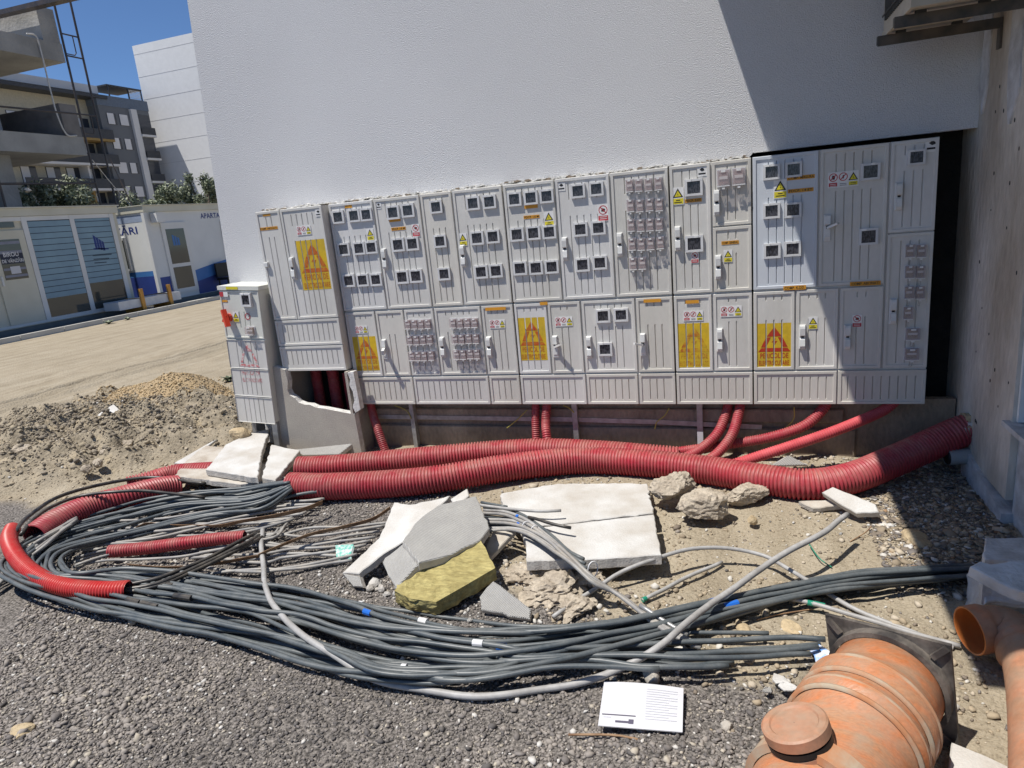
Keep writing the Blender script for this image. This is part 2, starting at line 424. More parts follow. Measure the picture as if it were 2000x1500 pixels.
# ================================================================ SETTING: ground
def gravel_mask(x, y):
    b = 2.62 + 0.9 * sm(-1.0, -1.8, x) - 0.55 * sm(-3.0, -4.2, x) - 0.42 * sm(-0.9, -0.2, x) - 0.9 * sm(0.22, 0.5, x)
    b = b + 0.5 * vn(x * 2.3 + 5, y * 2.3) + 0.22 * vn(x * 9, y * 9)
    return sm(b + 0.12, b - 0.12, y)
def soil_mask(x, y):
    d = np.hypot((x + 5.75) / 1.7, (y - 4.25) / 1.15) + 0.7 * vn(x * 1.7, y * 1.7 + 9)
    return sm(1.15, 0.7, d)
def hz(x, y):
    x = np.asarray(x, float); y = np.asarray(y, float)
    h = 0.035 * vn(x * 1.3, y * 1.3) + 0.02 * vn(x * 4.1 + 3, y * 4.1) + 0.010 * vn(x * 13, y * 13)
    near = sm(9, 6, np.abs(y - 3)) * sm(10, 7, np.abs(x + 2))
    h = h * (0.25 + 0.75 * near)
    h = h + 0.006 * vn(x * 40, y * 40) * near
    s = soil_mask(x, y)
    h = h + s * (0.10 + 0.20 * np.abs(vn(x * 2.6, y * 2.6)) + 0.16 * vn(x * 6.5, y * 6.5) + 0.07 * vn(x * 17, y * 17))
    h = h + 0.03 * sm(3.2, 4.3, y) * sm(-3.2, -2.0, x) * sm(1.6, 0.8, x)      # sand banked against the plinth
    # wheel ruts running towards the offices
    r = (x + 8.3) - 0.05 * (y - 7)
    for o in (0.0, 0.22, 0.5):
        h = h - 0.06 * np.exp(-((r - o) / 0.05) ** 2) * sm(4.4, 5.0, y) * sm(14, 11, y)
        h = h + 0.035 * np.exp(-((r - o - 0.10) / 0.05) ** 2) * sm(4.4, 5.0, y) * sm(14, 11, y)
    return h
def lines(lo, f0, f1, hi, fine, growth=1.22):
    a = list(np.arange(f0, f1, fine)); s = fine; x = a[-1]
    while x < hi:
        s *= growth; x += s; a.append(min(x, hi))
    s = fine; x = a[0]; b = []
    while x > lo:
        s *= growth; x -= s; b.append(max(x, lo))
    return np.array(b[::-1] + a)
gx = lines(-600, -9.0, 1.6, 500, 0.03); gy = lines(-400, 0.8, 8.4, 900, 0.03)
GX, GY = np.meshgrid(gx, gy)
GZ = hz(GX, GY)
def grid_mesh(name, X, Y, Z, mats):
    ny, nx = X.shape
    me = bpy.data.meshes.new(name)
    me.vertices.add(nx * ny)
    me.vertices.foreach_set('co', np.stack([X, Y, Z], -1).reshape(-1).astype(np.float32))
    i = (np.arange(ny - 1)[:, None] * nx + np.arange(nx - 1)[None]).reshape(-1)
    q = np.stack([i, i + 1, i + nx + 1, i + nx], 1)
    me.loops.add(q.size); me.loops.foreach_set('vertex_index', q.reshape(-1).astype(np.int32))
    me.polygons.add(len(q)); me.polygons.foreach_set('loop_start', np.arange(0, q.size, 4, dtype=np.int32))
    me.polygons.foreach_set('loop_total', np.full(len(q), 4, np.int32))
    me.polygons.foreach_set('use_smooth', np.ones(len(q), bool))
    for m in mats: me.materials.append(m)
    me.update(calc_edges=True); me.validate()
    return me
def ground_material():
    m = bpy.data.materials.new('sandy_ground'); m.use_nodes = True
    nt = m.node_tree; N = nt.nodes; L = nt.links; p = N['Principled BSDF']
    p.inputs['Roughness'].default_value = 0.95; p.inputs['Specular IOR Level'].default_value = 0.15
    geo = N.new('ShaderNodeNewGeometry'); pos = geo.outputs['Position']
    def nz(scale, detail=6):
        n = N.new('ShaderNodeTexNoise'); n.inputs['Scale'].default_value = scale; n.inputs['Detail'].default_value = detail
        L.new(pos, n.inputs['Vector']); return n.outputs[0]
    def ramp(src, *st):
        r = N.new('ShaderNodeValToRGB'); e = r.color_ramp.elements
        while len(e) < len(st): e.new(0.5)
        for k, (t, c) in enumerate(st): e[k].position = t; e[k].color = (*c, 1)
        L.new(src, r.inputs[0]); return r.outputs[0]
    def mixc(f, a, b):
        x = N.new('ShaderNodeMix'); x.data_type = 'RGBA'
        L.new(f, x.inputs[0]); L.new(a, x.inputs[6]); L.new(b, x.inputs[7]); return x.outputs[2]
    def at(n):
        a = N.new('ShaderNodeAttribute'); a.attribute_name = n; return a.outputs['Fac']
    sand = ramp(nz(3.2, 9), (0.30, (0.245, 0.205, 0.145)), (0.5, (0.325, 0.28, 0.205)), (0.7, (0.39, 0.345, 0.265)))
    grit = ramp(nz(120, 4), (0.34, (0.07, 0.06, 0.045)), (0.46, (0.32, 0.275, 0.20)), (0.62, (0.36, 0.315, 0.24)), (0.72, (0.58, 0.55, 0.48)))
    f = N.new('ShaderNodeValue'); f.outputs[0].default_value = 0.5
    sand = mixc(f.outputs[0], sand, grit)
    mp = N.new('ShaderNodeMapping'); mp.inputs['Scale'].default_value = (7.0, 0.55, 1.0); L.new(pos, mp.inputs['Vector'])
    tn = N.new('ShaderNodeTexNoise'); tn.inputs['Scale'].default_value = 1.0; tn.inputs['Detail'].default_value = 7; L.new(mp.outputs[0], tn.inputs['Vector'])
    trk = ramp(tn.outputs[0], (0.36, (0.23, 0.185, 0.125)), (0.5, (0.36, 0.30, 0.215)), (0.66, (0.43, 0.37, 0.28)))
    f2 = N.new('ShaderNodeValue'); f2.outputs[0].default_value = 0.35
    sand = mixc(f2.outputs[0], sand, trk)
    grav = ramp(nz(90, 5), (0.35, (0.05, 0.046, 0.042)), (0.55, (0.19, 0.172, 0.155)), (0.72, (0.34, 0.31, 0.28)))
    soil = ramp(nz(9, 9), (0.32, (0.19, 0.16, 0.115)), (0.55, (0.31, 0.265, 0.195)), (0.72, (0.40, 0.33, 0.225)))
    c = mixc(at('soil'), sand, soil)
    c = mixc(at('gravel'), c, grav)
    L.new(c, p.inputs['Base Color'])
    b1 = N.new('ShaderNodeBump'); b1.inputs['Strength'].default_value = 0.9; b1.inputs['Distance'].default_value = 0.02
    L.new(nz(45, 10), b1.inputs['Height']); L.new(b1.outputs[0], p.inputs['Normal'])
    return m
gm = grid_mesh('ground', GX, GY, GZ, [ground_material()])
for nm, arr in (('gravel', gravel_mask(GX, GY)), ('soil', soil_mask(GX, GY))):
    a = gm.attributes.new(nm, 'FLOAT', 'POINT'); a.data.foreach_set('value', arr.reshape(-1).astype(np.float32))
ground = bpy.data.objects.new('ground', gm); COL.objects.link(ground); tag(ground, kind='structure')

# ================================================================ wall, plinth, pillar
YW = 4.20          # face of the white stucco
YF = 4.10          # face of the meter cabinets
ZT = 1.777
wall = thing('stucco_wall', 'tall white rough stucco house wall above the row of meter cabinets', 'wall', (-1.3, YW + 0.2, 0))
mb = MB()
def ragged(x):
    return 1.776 + 0.004 * noise.noise(Vector((x * 9, 3, 0))) + 0.003 * noise.noise(Vector((x * 31, 7, 0)))
bot = [(-3.70, 0.0), (-3.235, 0.0), (-3.235, 1.785)]
x = -3.22
while x < 1.13:
    bot.append((x, ragged(x) if x < 0.05 else 1.803)); x += 0.022
bot.append((1.135, 1.803))
outline = bot + [(1.135, 9.0), (-3.545, 9.0), (-3.545, 3.2), (-3.63, 1.6)]
mb.prism([(a, YW, b) for a, b in outline], (0, 0.07, 0), 0, 1)
mb.build('render_coat', [M['stucco'], M['render_raw']], wall)
MB().box(-3.53, 1.14, YW + 0.25, YW + 0.55, 0.0, 9.0).build('masonry_core', M['bitumen'], wall)
MB().box(-3.53, -3.28, YW + 0.072, YW + 0.249, 0.0, 9.0).build('masonry_core', M['bitumen'], wall)
# crumbs of broken plaster along the cut edge
mb = MB()
for k in range(420):
    x = random.uniform(-3.2, 0.03); s = random.uniform(0.004, 0.013)
    z = 1.782 + random.uniform(-0.004, 0.010) * (1 + .6 * noise.noise(Vector((x * 4, 0, 0)))); y = YW - random.uniform(0.0, 0.06)
    n = random.randint(4, 6)
    pts = [(x + s * random.uniform(1.0, 2.6) * math.cos(6.283 * i / n), y - 0.006, z + s * 0.6 * math.sin(6.283 * i / n)) for i in range(n)]
    mb.prism(pts, (0, 0.03, 0), 1 if random.random() < .1 else 0)
ce = mb.build('broken_plaster_edge', [M['render_raw'], M['plinth']], wall); tag(ce, kind='stuff')

# low concrete plinth behind and under the cabinets
pl = thing('concrete_plinth', 'stained brown concrete plinth under the meter cabinets', 'plinth', (-0.8, YW + 0.05, 0))
MB().box(-2.62, 1.12, YW + 0.02, YW + 0.069, -0.2, 0.37).build('plinth_face', M['plinth'], pl)
mb = MB(); mb.cbox(-2.60, 0.55, YW - 0.012, YW + 0.019, 0.232, 0.315, 0.006)
mb.build('formwork_ledge', M['plinth'], pl)
mb = MB(); mb.cbox(-2.60, 0.62, YW - 0.004, YW + 0.019, -0.05, 0.19, 0.008)
mb.build('footing_face', M['plinth'], pl)

# return wall of the next house, right
rw = thing('concrete_pillar', 'bare concrete pillar and side wall of the house on the right', 'pillar', (1.5, 3.7, 0))
mb = MB(); mb.prism([(1.13, YW + 0.3, 0.12), (1.13, 3.42, 0.12), (1.13, 3.42, 9.0), (1.13, YW + 0.3, 9.0)], (1.2, 0, 0))
mb.build('pillar_face', M['pillar'], rw)
mb = MB()
for (y0, y1, z0, z1, s) in ((4.08, 4.19, 1.86, 2.9, 1), (3.66, 3.80, 1.78, 3.0, 2)):
    n = 26; L_, R_ = [], []
    for i in range(n + 1):
        z = z0 + (z1 - z0) * i / n
        taper = min(1, i / 3.0)
        L_.append((1.122, y0 + 0.03 * noise.noise(Vector((z * 7, s, 0))) + (1 - taper) * 0.05, z))
        R_.append((1.122, y1 + 0.03 * noise.noise(Vector((z * 7, s, 5))) - (1 - taper) * 0.05, z))
    mb.prism(L_ + R_[::-1], (0.01, 0, 0))
mb.build('peeling_plaster', M['pillar_light'], rw)
mb = MB(); mb.prism([(1.112, 4.02, -0.1), (1.112, 3.40, -0.1), (1.112, 3.40, 0.06), (1.112, 3.62, 0.10), (1.112, 3.95, 0.16), (1.112, 4.02, 0.15)], (1.0, 0, 0))
mb.build('pillar_foot', M['pillar_light'], rw)
mb = MB(); mb.prism([(1.16, 3.416, -0.1), (1.16, 0.2, -0.1), (1.16, 0.2, 0.47), (1.16, 3.416, 0.47)], (1.1, 0, 0))
mb.build('parapet', M['pillar_light'], rw)
mb = MB(); mb.box(1.10, 1.7, 0.15, 3.45, 0.472, 0.495); mb.build('window_sill', M['pillar_light'], rw)
mb = MB(); mb.box(1.27, 1.30, 0.2, 3.416, 0.50, 3.198); mb.build('window_pane', mat('dusk_glass', (0.16, 0.20, 0.23), 0.12, (0.20, 0.24, 0.27), 2), rw)
mb = MB(); mb.box(1.145, 1.175, 3.398, 3.418, 0.50, 3.198); mb.build('window_frame', M['win_latch'], rw)
mb = MB()
for k in range(22):
    y = random.uniform(3.5, 4.1); z = random.uniform(0.25, 2.0); s = random.uniform(0.003, 0.007)
    mb.prism([(1.1285, y + s * math.cos(i), z + 1.6 * s * math.sin(i)) for i in np.linspace(0, 6.28, 7)[:-1]], (0.003, 0, 0))
o = mb.build('blow_hole', M['black'], rw); tag(o, kind='stuff')
# a broken hole at the pillar foot with a grey drain stub
st = thing('drain_pipe_stub', 'short grey drain pipe stub poking from the pillar foot', 'pipe', (1.08, 4.0, 0.15))
P, _ = curve([(1.02, 3.93, 0.13), (1.2, 3.98, 0.13)], 0.02)
v, f = sweep(P, 0.042, 16, False); mb = MB(); mb.add(v.tolist(), f); mb.build('pipe_wall', mat('pvc_grey', (0.33, 0.35, 0.35), 0.5), st, smooth=True)
v, f = sweep(P, 0.037, 16, True); mb = MB(); mb.add(v.tolist(), f); mb.build('pipe_bore', M['black'], st, smooth=True)
mb = MB()
for k in range(26):
    c = np.array([1.115, 4.02, 0.26]) + rng.normal(0, 1, 3) * (0.012, 0.03, 0.045); s = random.uniform(0.01, 0.03)
    mb.box(c[0] - s * .5, c[0] + s * .5, c[1] - s, c[1] + s, c[2] - s, c[2] + s, random.choice((0, 0, 1)))
o = mb.build('foam_plug', [M['eps'], M['rock_y']], rw)

# storey overhang out of frame that throws the big slanting shade on the right
ov = thing('balcony_slab', 'concrete balcony slab jutting from the wall above the pillar', 'balcony', (1.2, 3.0, 3.2))
MB().box(-0.30, 3.4, 1.31, YW - 0.002, 3.2, 3.38).build('slab', M['pillar'], ov)
mb = MB(); mb.box(-0.30, 3.4, 1.31, 1.43, 3.382, 4.2); mb.box(-0.30, -0.20, 1.432, YW - 0.002, 3.382, 4.2)
mb.build('parapet', M['pillar_light'], ov)

# ================================================================ METER CABINETS
def door(parent, x0, x1, z0, z1, y, segs, m, margin=0.09, name='door', b=0.017, gd=0.0075, step=0.005):
    """panel with a raised rim, a recessed field and V grooves; returns object, field y, grooves"""
    w = x1 - x0; n = max(0, int((w - margin) / 0.042)); c = (x0 + x1) / 2
    gs = [c + (i - (n - 1) / 2) * 0.042 for i in range(n)]
    xs = [(x0, 2), (x0 + .003, 0), (x0 + b, 0), (x0 + b + .0015, 1)]
    for g in gs: xs += [(g - .0038, 1), (g, 3), (g + .0038, 1)]
    xs += [(x1 - b - .0015, 1), (x1 - b, 0), (x1 - .003, 0), (x1, 2)]
    zz = [(z0, 2), (z0 + .003, 0), (z0 + b, 0), (z0 + b + .0015, 1)]
    for a, bb in sorted(segs): zz += [(a, 1), (a + .004, 4), (bb - .004, 4), (bb, 1)]
    zz += [(z1 - b - .0015, 1), (z1 - b, 0), (z1 - .003, 0), (z1, 2)]
    mb = MB(); nx = len(xs)
    for zv, zk in zz:
        for xv, xk in xs:
            if 2 in (xk, zk): d = 0.010
            elif 0 in (xk, zk): d = 0.0
            elif xk == 3 and zk == 4: d = step + gd
            else: d = step
            mb.v.append((xv, y + d, zv))
    for j in range(len(zz) - 1):
        for i in range(nx - 1):
            mb.f.append((j * nx + i, j * nx + i + 1, (j + 1) * nx + i + 1, (j + 1) * nx + i)); mb.m.append(0)
    o = mb.build(name, m, parent)
    return o, y + step, gs

def window_mesh(name, latch):
    mb = MB(); f = 0.14
    for (a, b, c, d) in ((-.5, .5, .5 - f, .5), (-.5, .5, -.5, -.5 + f), (-.5, -.5 + f, -.5 + f, .5 - f), (.5 - f, .5, -.5 + f, .5 - f)):
        mb.cbox(a, b, -0.013, 0.0, c, d, 0.0025, 0)
    mb.face([(-.37, -0.008, -.37), (.37, -0.008, -.37), (.37, -0.008, .37), (-.37, -0.008, .37)], 1)
    if latch: mb.cbox(-.38, -.12, -0.016, -0.0131, .36, .50, 0.001, 2)
    else: mb.cbox(.02, .22, -0.016, -0.0131, .36, .50, 0.001, 2)
    return mb.mesh(name, [M['win_frame'], M['win_glass'], M['win_latch']])
def breaker_mesh(name, inner):
    mb = MB()
    mb.box(-.5, .5, -0.004, 0, -.5, .5, 0)
    mb.box(-.33, .33, -0.014, -0.0041, -.34, .34, 1)
    mb.box(-.30, .30, -0.017, -0.0141, -.06, .10, 2)
    mb.cbox(-.44, .44, -0.030, -0.0042, -.45, .45, 0.004, 3)
    mb.box(-.16, .16, -0.033, -0.0301, .32, .44, 2)
    mb.box(-.46, .46, -0.0315, -0.027, -.47, -.42, 2)
    mb.box(-.10, .10, -0.030, -0.018, -.62, -.51, 2)
    for (a, b) in (((-.08, -.62), (-.14, -.95)), ((-.14, -.95), (0.02, -1.0)), ((0.02, -1.0), (.10, -.62))):
        mb.bar((a[0], -0.012, a[1]), (b[0], -0.010, b[1]), 0.03, 0.0012, 4, up=(0, 1, 0))
    return mb.mesh(name, [M['win_frame'], inner, M['win_latch'], M['clear'], M['wire']])
def handle_mesh(name, lever):
    mb = MB()
    mb.cbox(-0.017, 0.017, -0.006, 0.0, -0.07, 0.07, 0.002, 0)
    prof = [(-0.0061, 0.066), (-0.024, 0.064), (-0.027, 0.050), (-0.025, 0.012), (-0.015, 0.004), (-0.015, -0.006),
            (-0.021, -0.012), (-0.026, -0.050), (-0.020, -0.064), (-0.0061, -0.066)]
    if lever: prof = [(-0.0061, 0.066), (-0.020, 0.064), (-0.022, 0.020), (-0.010, 0.012), (-0.010, -0.05), (-0.0061, -0.06)]
    mb.prism([(-0.0125, a, b) for a, b in prof], (0.025, 0, 0), 0)
    mb.box(-0.007, 0.007, -0.0185, -0.0152 if not lever else -0.0101, -0.003, 0.010, 1)
    if lever == 1: mb.bar((0, -0.018, 0.0), (0.045, -0.055, 0.022), 0.017, 0.011, 0)
    if lever == 2: mb.bar((0, -0.018, 0.0), (0.018, -0.075, -0.012), 0.019, 0.030, 0)
    if lever == 3: mb.bar((0, -0.018, 0.0), (-0.045, -0.045, 0.016), 0.017, 0.011, 0)
    return mb.mesh(name, [M['handle'], M['black']])
WIN = [window_mesh('meter_window', True), window_mesh('meter_window', False)]
BRK = [breaker_mesh('breaker_cover', M['brk']), breaker_mesh('breaker_cover', M['brk_tan'])]
HND = [handle_mesh('door_handle', k) for k in range(4)]

def ring(mb, cx, cz, r, y, m, t=0.18, n=14):
    a = np.linspace(0, 2 * math.pi, n + 1)
    for i in range(n):
        mb.face([(cx + r * math.cos(a[i]), y, cz + r * math.sin(a[i])), (cx + r * math.cos(a[i + 1]), y, cz + r * math.sin(a[i + 1])),
                 (cx + r * (1 - t) * math.cos(a[i + 1]), y, cz + r * (1 - t) * math.sin(a[i + 1])),
                 (cx + r * (1 - t) * math.cos(a[i]), y, cz + r * (1 - t) * math.sin(a[i]))], m)
def tri(mb, cx, cz, w, y, mi, mo):
    h = w * 0.87
    mb.face([(cx - w / 2, y, cz), (cx + w / 2, y, cz), (cx, y, cz + h)], mo)
    mb.face([(cx - w * .33, y - .0004, cz + h * .10), (cx + w * .33, y - .0004, cz + h * .10), (cx, y - .0004, cz + h * .76)], mi)
    mb.face([(cx - w * .02, y - .0008, cz + h * .14), (cx + w * .05, y - .0008, cz + h * .34), (cx, y - .0008, cz + h * .34),
             (cx + w * .03, y - .0008, cz + h * .58), (cx - w * .05, y - .0008, cz + h * .30), (cx, y - .0008, cz + h * .30)], mo)
STM = [M['white_st'], M['yel_st'], M['red_st'], M['blk_st'], M['org_st']]
def sticker_mesh(kind):
    mb = MB()
    if kind == 'triple':      # 1.85 x 1
        mb.box(-.92, .92, -0.0012, 0, -.5, .5, 0); y = -0.0017
        for cx in (-.60, 0.0): ring(mb, cx, .16, .27, y, 2, 0.2)
        mb.face([(-.78, y, .02), (-.74, y, -.02), (-.42, y, .30), (-.46, y, .34)], 2)
        mb.face([(-.18, y, .02), (-.14, y, -.02), (.18, y, .30), (.14, y, .34)], 2)
        mb.face([(-.70, y + .0003, .05), (-.52, y + .0003, .02), (-.48, y + .0003, .26), (-.66, y + .0003, .30)], 3)
        mb.face([(-.09, y + .0003, .06), (.02, y + .0003, .04), (.08, y + .0003, .28), (-.03, y + .0003, .26)], 3)
        tri(mb, .60, -.10, .58, y, 1, 3)
        mb.face([(-.86, y, -.42), (-.36, y, -.42), (-.36, y, -.18), (-.86, y, -.18)], 2)
        mb.face([(.34, y, -.42), (.86, y, -.42), (.86, y, -.18), (.34, y, -.18)], 1)
        for k in range(2):
            z = -.26 - k * .10
            mb.face([(-.20, y, z - .03), (.20, y, z - .03), (.20, y, z), (-.20, y, z)], 3)
            mb.face([(-.78, y - .0004, z - .03), (-.44, y - .0004, z - .03), (-.44, y - .0004, z), (-.78, y - .0004, z)], 0)
            mb.face([(.44, y - .0004, z - .03), (.78, y - .0004, z - .03), (.78, y - .0004, z), (.44, y - .0004, z)], 3)
    elif kind == 'tri':       # 0.68 x 1
        mb.box(-.34, .34, -0.0012, 0, -.5, .5, 0); y = -0.0017
        tri(mb, 0, -.08, .60, y, 1, 3)
        mb.face([(-.31, y, -.46), (.31, y, -.46), (.31, y, -.14), (-.31, y, -.14)], 1)
        for k, w in enumerate((.12, .22)):
            z = -.22 - k * .12
            mb.face([(-w, y - .0004, z - .05), (w, y - .0004, z - .05), (w, y - .0004, z), (-w, y - .0004, z)], 3)
    elif kind == 'ban':
        mb.box(-.34, .34, -0.0012, 0, -.5, .5, 0); y = -0.0017
        ring(mb, 0, .18, .28, y, 2, .18)
        mb.face([(-.19, y, .34), (-.15, y, .38), (.19, y, .02), (.15, y, -.02)], 2)
        mb.face([(-.12, y + .0003, .10), (.10, y + .0003, .06), (.14, y + .0003, .24), (-.08, y + .0003, .30)], 3)
        mb.face([(-.31, y, -.46), (.31, y, -.46), (.31, y, -.16), (-.31, y, -.16)], 2)
        for k in range(2):
            z = -.22 - k * .11
            mb.face([(-.22, y - .0004, z - .03), (.22, y - .0004, z - .03), (.22, y - .0004, z), (-.22, y - .0004, z)], 0)
    elif kind == 'brand':
        mb.box(-.5, .5, -0.0012, 0, -.5, .5, 0); y = -0.0017
        mb.face([(-.26, y, .22), (-.02, y, .02), (.26, y, .10), (.22, y, .26), (.02, y, .40)], 3)
        mb.face([(-.38, y, -.30), (.38, y, -.30), (.38, y, -.14), (-.38, y, -.14)], 3)
    return mb.mesh('warning_sticker', STM)
STK = {k: sticker_mesh(k) for k in ('triple', 'tri', 'ban', 'brand')}

def C(px, py, y=YF):
    p = WY(px, py, y); return p[0], p[2]
def poster(dr, corners, y, gs, segs, red, y_plane=YF, strength=1):
    """yellow spray-painted field with the red stencil; follows the grooves of the door"""
    pts = [C(*c, y_plane) for c in corners]
    x0 = (pts[0][0] + pts[3][0]) / 2; x1 = (pts[1][0] + pts[2][0]) / 2
    z1 = (pts[0][1] + pts[1][1]) / 2; z0 = (pts[2][1] + pts[3][1]) / 2
    edges = [x0]; 
    for g in gs:
        if x0 + .004 < g < x1 - .004: edges += [g - .0035, g + .0035]
    edges.append(x1)
    strips = [(edges[i], edges[i + 1]) for i in range(0, len(edges), 2)]
    mb = MB(); yy = y - 0.0008
    for a, b in strips: mb.face([(a, yy, z0), (b, yy, z0), (b, yy, z1), (a, yy, z1)], 0)
    w = x1 - x0; h = z1 - z0; cx = (x0 + x1) / 2; y2 = yy - 0.0008
    def P(u, v): return (x0 + u * w, z0 + v * h)
    def sten(*uv): poly_on(mb, [P(*q) for q in uv], y2, 1, strips)
    sten((.04, .35), (.96, .35), (.87, .435), (.13, .435))                       # triangle base
    sten((.50, .92), (.715, .70), (.285, .70))                                    # tip
    sten((.12, .455), (.27, .68), (.40, .68), (.26, .455))                       # left leg
    sten((.88, .455), (.73, .68), (.60, .68), (.74, .455))                       # right leg
    sten((.54, .67), (.42, .565), (.49, .57), (.46, .46), (.59, .60), (.51, .59))   # bolt
    text_on(mb, 'PERICOL DE', x0 + .10 * w, x0 + .90 * w, z0 + .20 * h, z0 + .32 * h, y2, 1, strips)
    text_on(mb, 'ELECTROCUTARE', x0 + .06 * w, x0 + .92 * w, z0 + .035 * h, z0 + .145 * h, y2, 1, strips)
    return mb.build('painted_warning', [M['paint_y'], red], dr)
def orange(dr, px, py, wpx, y, text, hpx=6, yp=YF):
    xa, z = C(px - wpx / 2, py, yp); xb, _ = C(px + wpx / 2, py, yp); h = 0.0033 * hpx
    mb = MB(); mb.box(xa, xb, y - 0.0012, y, z - h / 2, z + h / 2, 0)
    if text: text_on(mb, text, xa + (xb - xa) * .05, xb - (xb - xa) * .05, z - h * .32, z + h * .32, y - 0.0017, 1)
    return mb.build('name_label', [M['org_st'], M['blk_st']], dr)

# ---- layout read off the photograph -------------------------------------------------
ux = {k: C(*p)[0] for k, p in zip('ABCDEFGHIJKLM', [(640, 400), (727, 390), (818, 380), (881, 374), (978, 364), (1082, 352), (1190, 341), (1306, 327), (1388, 318), (1469, 305), (1601, 290), (1741, 277), (1838, 265)])}
lx = {k: C(*p)[0] for k, p in zip('abcdefghijklmno', [(672, 610), (731, 608), (787, 606), (846, 604), (938, 600), (1000, 596), (1067, 590), (1133, 588), (1240, 585), (1313, 580), (1391, 577), (1470, 572), (1554, 566), (1640, 560), (1727, 555)])}
bx = [C(*p)[0] for p in [(690, 740), (806, 740), (954, 738), (1018, 737), (1144, 735), (1246, 732), (1320, 730), (1470, 727), (1636, 724), (1812, 722)]]
XL, S1, S2, S3, XR = -2.638, (ux['E'] + lx['f'] + bx[3]) / 3, (ux['H'] + lx['j'] + bx[6]) / 3, 0.052, 0.946
ux['A'] = lx['a'] = bx[0] = XL; ux['E'] = lx['f'] = bx[3] = S1; ux['H'] = lx['j'] = bx[6] = S2
ux['J'] = lx['l'] = bx[7] = S3; ux['M'] = lx['p'] = bx[9] = XR
ux['L'] = lx['o'] = (ux['L'] + lx['o']) / 2; lx['n'] = bx[8] = (lx['n'] + bx[8]) / 2
ZM = 1.050; ZM2 = 1.043; ZB = 0.580; ZB2 = 0.573; ZBB = 0.374
zI = C(1430, 441)[1]; zL = C(1788, 453)[1]
U = lambda a, b, z0=ZM, z1=ZT: (a, b, z0, z1)
DOORS = {
    # key: (unit, x0, x1, z0, z1)
    'A': (1, ux['A'], ux['B'], ZM, ZT), 'B': (1, ux['B'], ux['C'], ZM, ZT), 'C': (1, ux['C'], ux['D'], ZM, ZT), 'D': (1, ux['D'], S1, ZM, ZT),
    'E': (2, S1, ux['F'], ZM, ZT), 'F': (2, ux['F'], ux['G'], ZM, ZT), 'G': (2, ux['G'], S2, ZM, ZT),
    'H': (3, S2, ux['I'], ZM, ZT), 'I1': (3, ux['I'], S3, zI, ZT), 'I2': (3, ux['I'], S3, ZM, zI),
    'J': (4, S3, ux['K'], ZM, ZT), 'K': (4, ux['K'], ux['L'], ZM, ZT), 'L1': (4, ux['L'], XR, zL, ZT), 'L2': (4, ux['L'], XR, ZB, zL),
}
for k, u in zip('abcdefghijklmn', [1] * 5 + [2] * 4 + [3] * 2 + [4] * 3):
    nx_ = chr(ord(k) + 1)
    DOORS[k] = (u, lx[k], lx[nx_] if nx_ != 'o' else lx['o'], ZB, ZM2)
BASES = [(1, 0), (1, 1), (1, 2), (2, 3), (2, 4), (2, 5), (3, 6), (4, 7), (4, 8)]
UX = {1: (XL, S1), 2: (S1, S2), 3: (S2, S3), 4: (S3, XR)}
ULAB = {1: 'wide grey meter cabinet directly right of the tall protruding cabinet',
        2: 'grey meter cabinet in mid-row with five rows of small clear breaker covers',
        3: 'narrowest grey meter cabinet of the row, with stacked small doors at its right edge',
        4: 'rightmost meter cabinet, half in shade, with a blue-grey door and orange name labels'}
units = {}
for u, (a, b) in UX.items():
    t = thing('meter_cabinet', ULAB[u], 'cabinet', ((a + b) / 2, YF + 0.1, ZBB), 'meter cabinets standing side by side along the wall')
    units[u] = t
    mb = MB(); mb.box(a + .006, b - .006, YF + 0.013, YW + 0.075, ZBB, ZT - 0.002); mb.build('carcass', M['cab'], t)
WINS = {
    'A': [(661, 424, 23), (692, 421, 23), (716, 419, 23), (672, 487, 23), (702, 485, 23), (726, 483, 23), (682, 548, 23), (709, 547, 23), (735, 546, 23)],
    'B': [(768, 415, 25), (797, 411, 25), (778, 478, 25), (806, 476, 25), (786, 541, 25), (813, 539, 25)],
    'C': [(852, 404, 24), (860, 471, 24), (868, 535, 24)],
    'D': [(924, 397, 26), (956, 394, 26), (932, 465, 26), (963, 462, 26), (940, 531, 26), (969, 529, 26)],
    'E': [(1005, 389, 27), (1037, 386, 27), (1068, 383, 27), (1010, 458, 27), (1042, 455, 27), (1073, 453, 27), (1016, 524, 27), (1047, 523, 27), (1078, 521, 27)],
    'F': [(1129, 373, 28), (1165, 369, 28), (1134, 448, 28), (1169, 445, 28), (1138, 517, 28), (1172, 513, 28)],
    'H': [(1355, 366, 35), (1356, 476, 35)],
    'J': [(1507, 336, 33), (1550, 331, 33), (1507, 412, 33), (1549, 410, 33), (1508, 490, 33), (1548, 486, 33)],
    'K': [(1700, 335, 38), (1696, 462, 38)], 'L1': [(1790, 307, 35)],
    'h': [(1178, 617, 28), (1213, 615, 28), (1182, 682, 28)]}
BRKS = {
    'G': [(1230, 363), (1248, 362), (1267, 361), (1286, 359), (1232, 402), (1250, 402), (1269, 400), (1288, 400), (1233, 440), (1252, 440), (1270, 439), (1288, 438), (1235, 477), (1253, 477), (1271, 476), (1290, 474), (1237, 515), (1255, 514)],
    'c': [(798, 633), (811, 633), (824, 633), (837, 632), (802, 664), (815, 664), (828, 663), (841, 662), (806, 695), (818, 695), (830, 695), (844, 694)],
    'd': [(886, 631), (900, 631), (914, 630), (928, 630), (890, 662), (903, 662), (917, 661), (931, 661), (893, 692), (906, 692), (920, 691), (933, 691)],
    'I1': [(1413, 348), (1443, 345)],
    'L2': [(1777, 490), (1799, 490), (1776, 531), (1797, 531), (1775, 571), (1796, 571), (1773, 611), (1782, 652), (1780, 691)]}
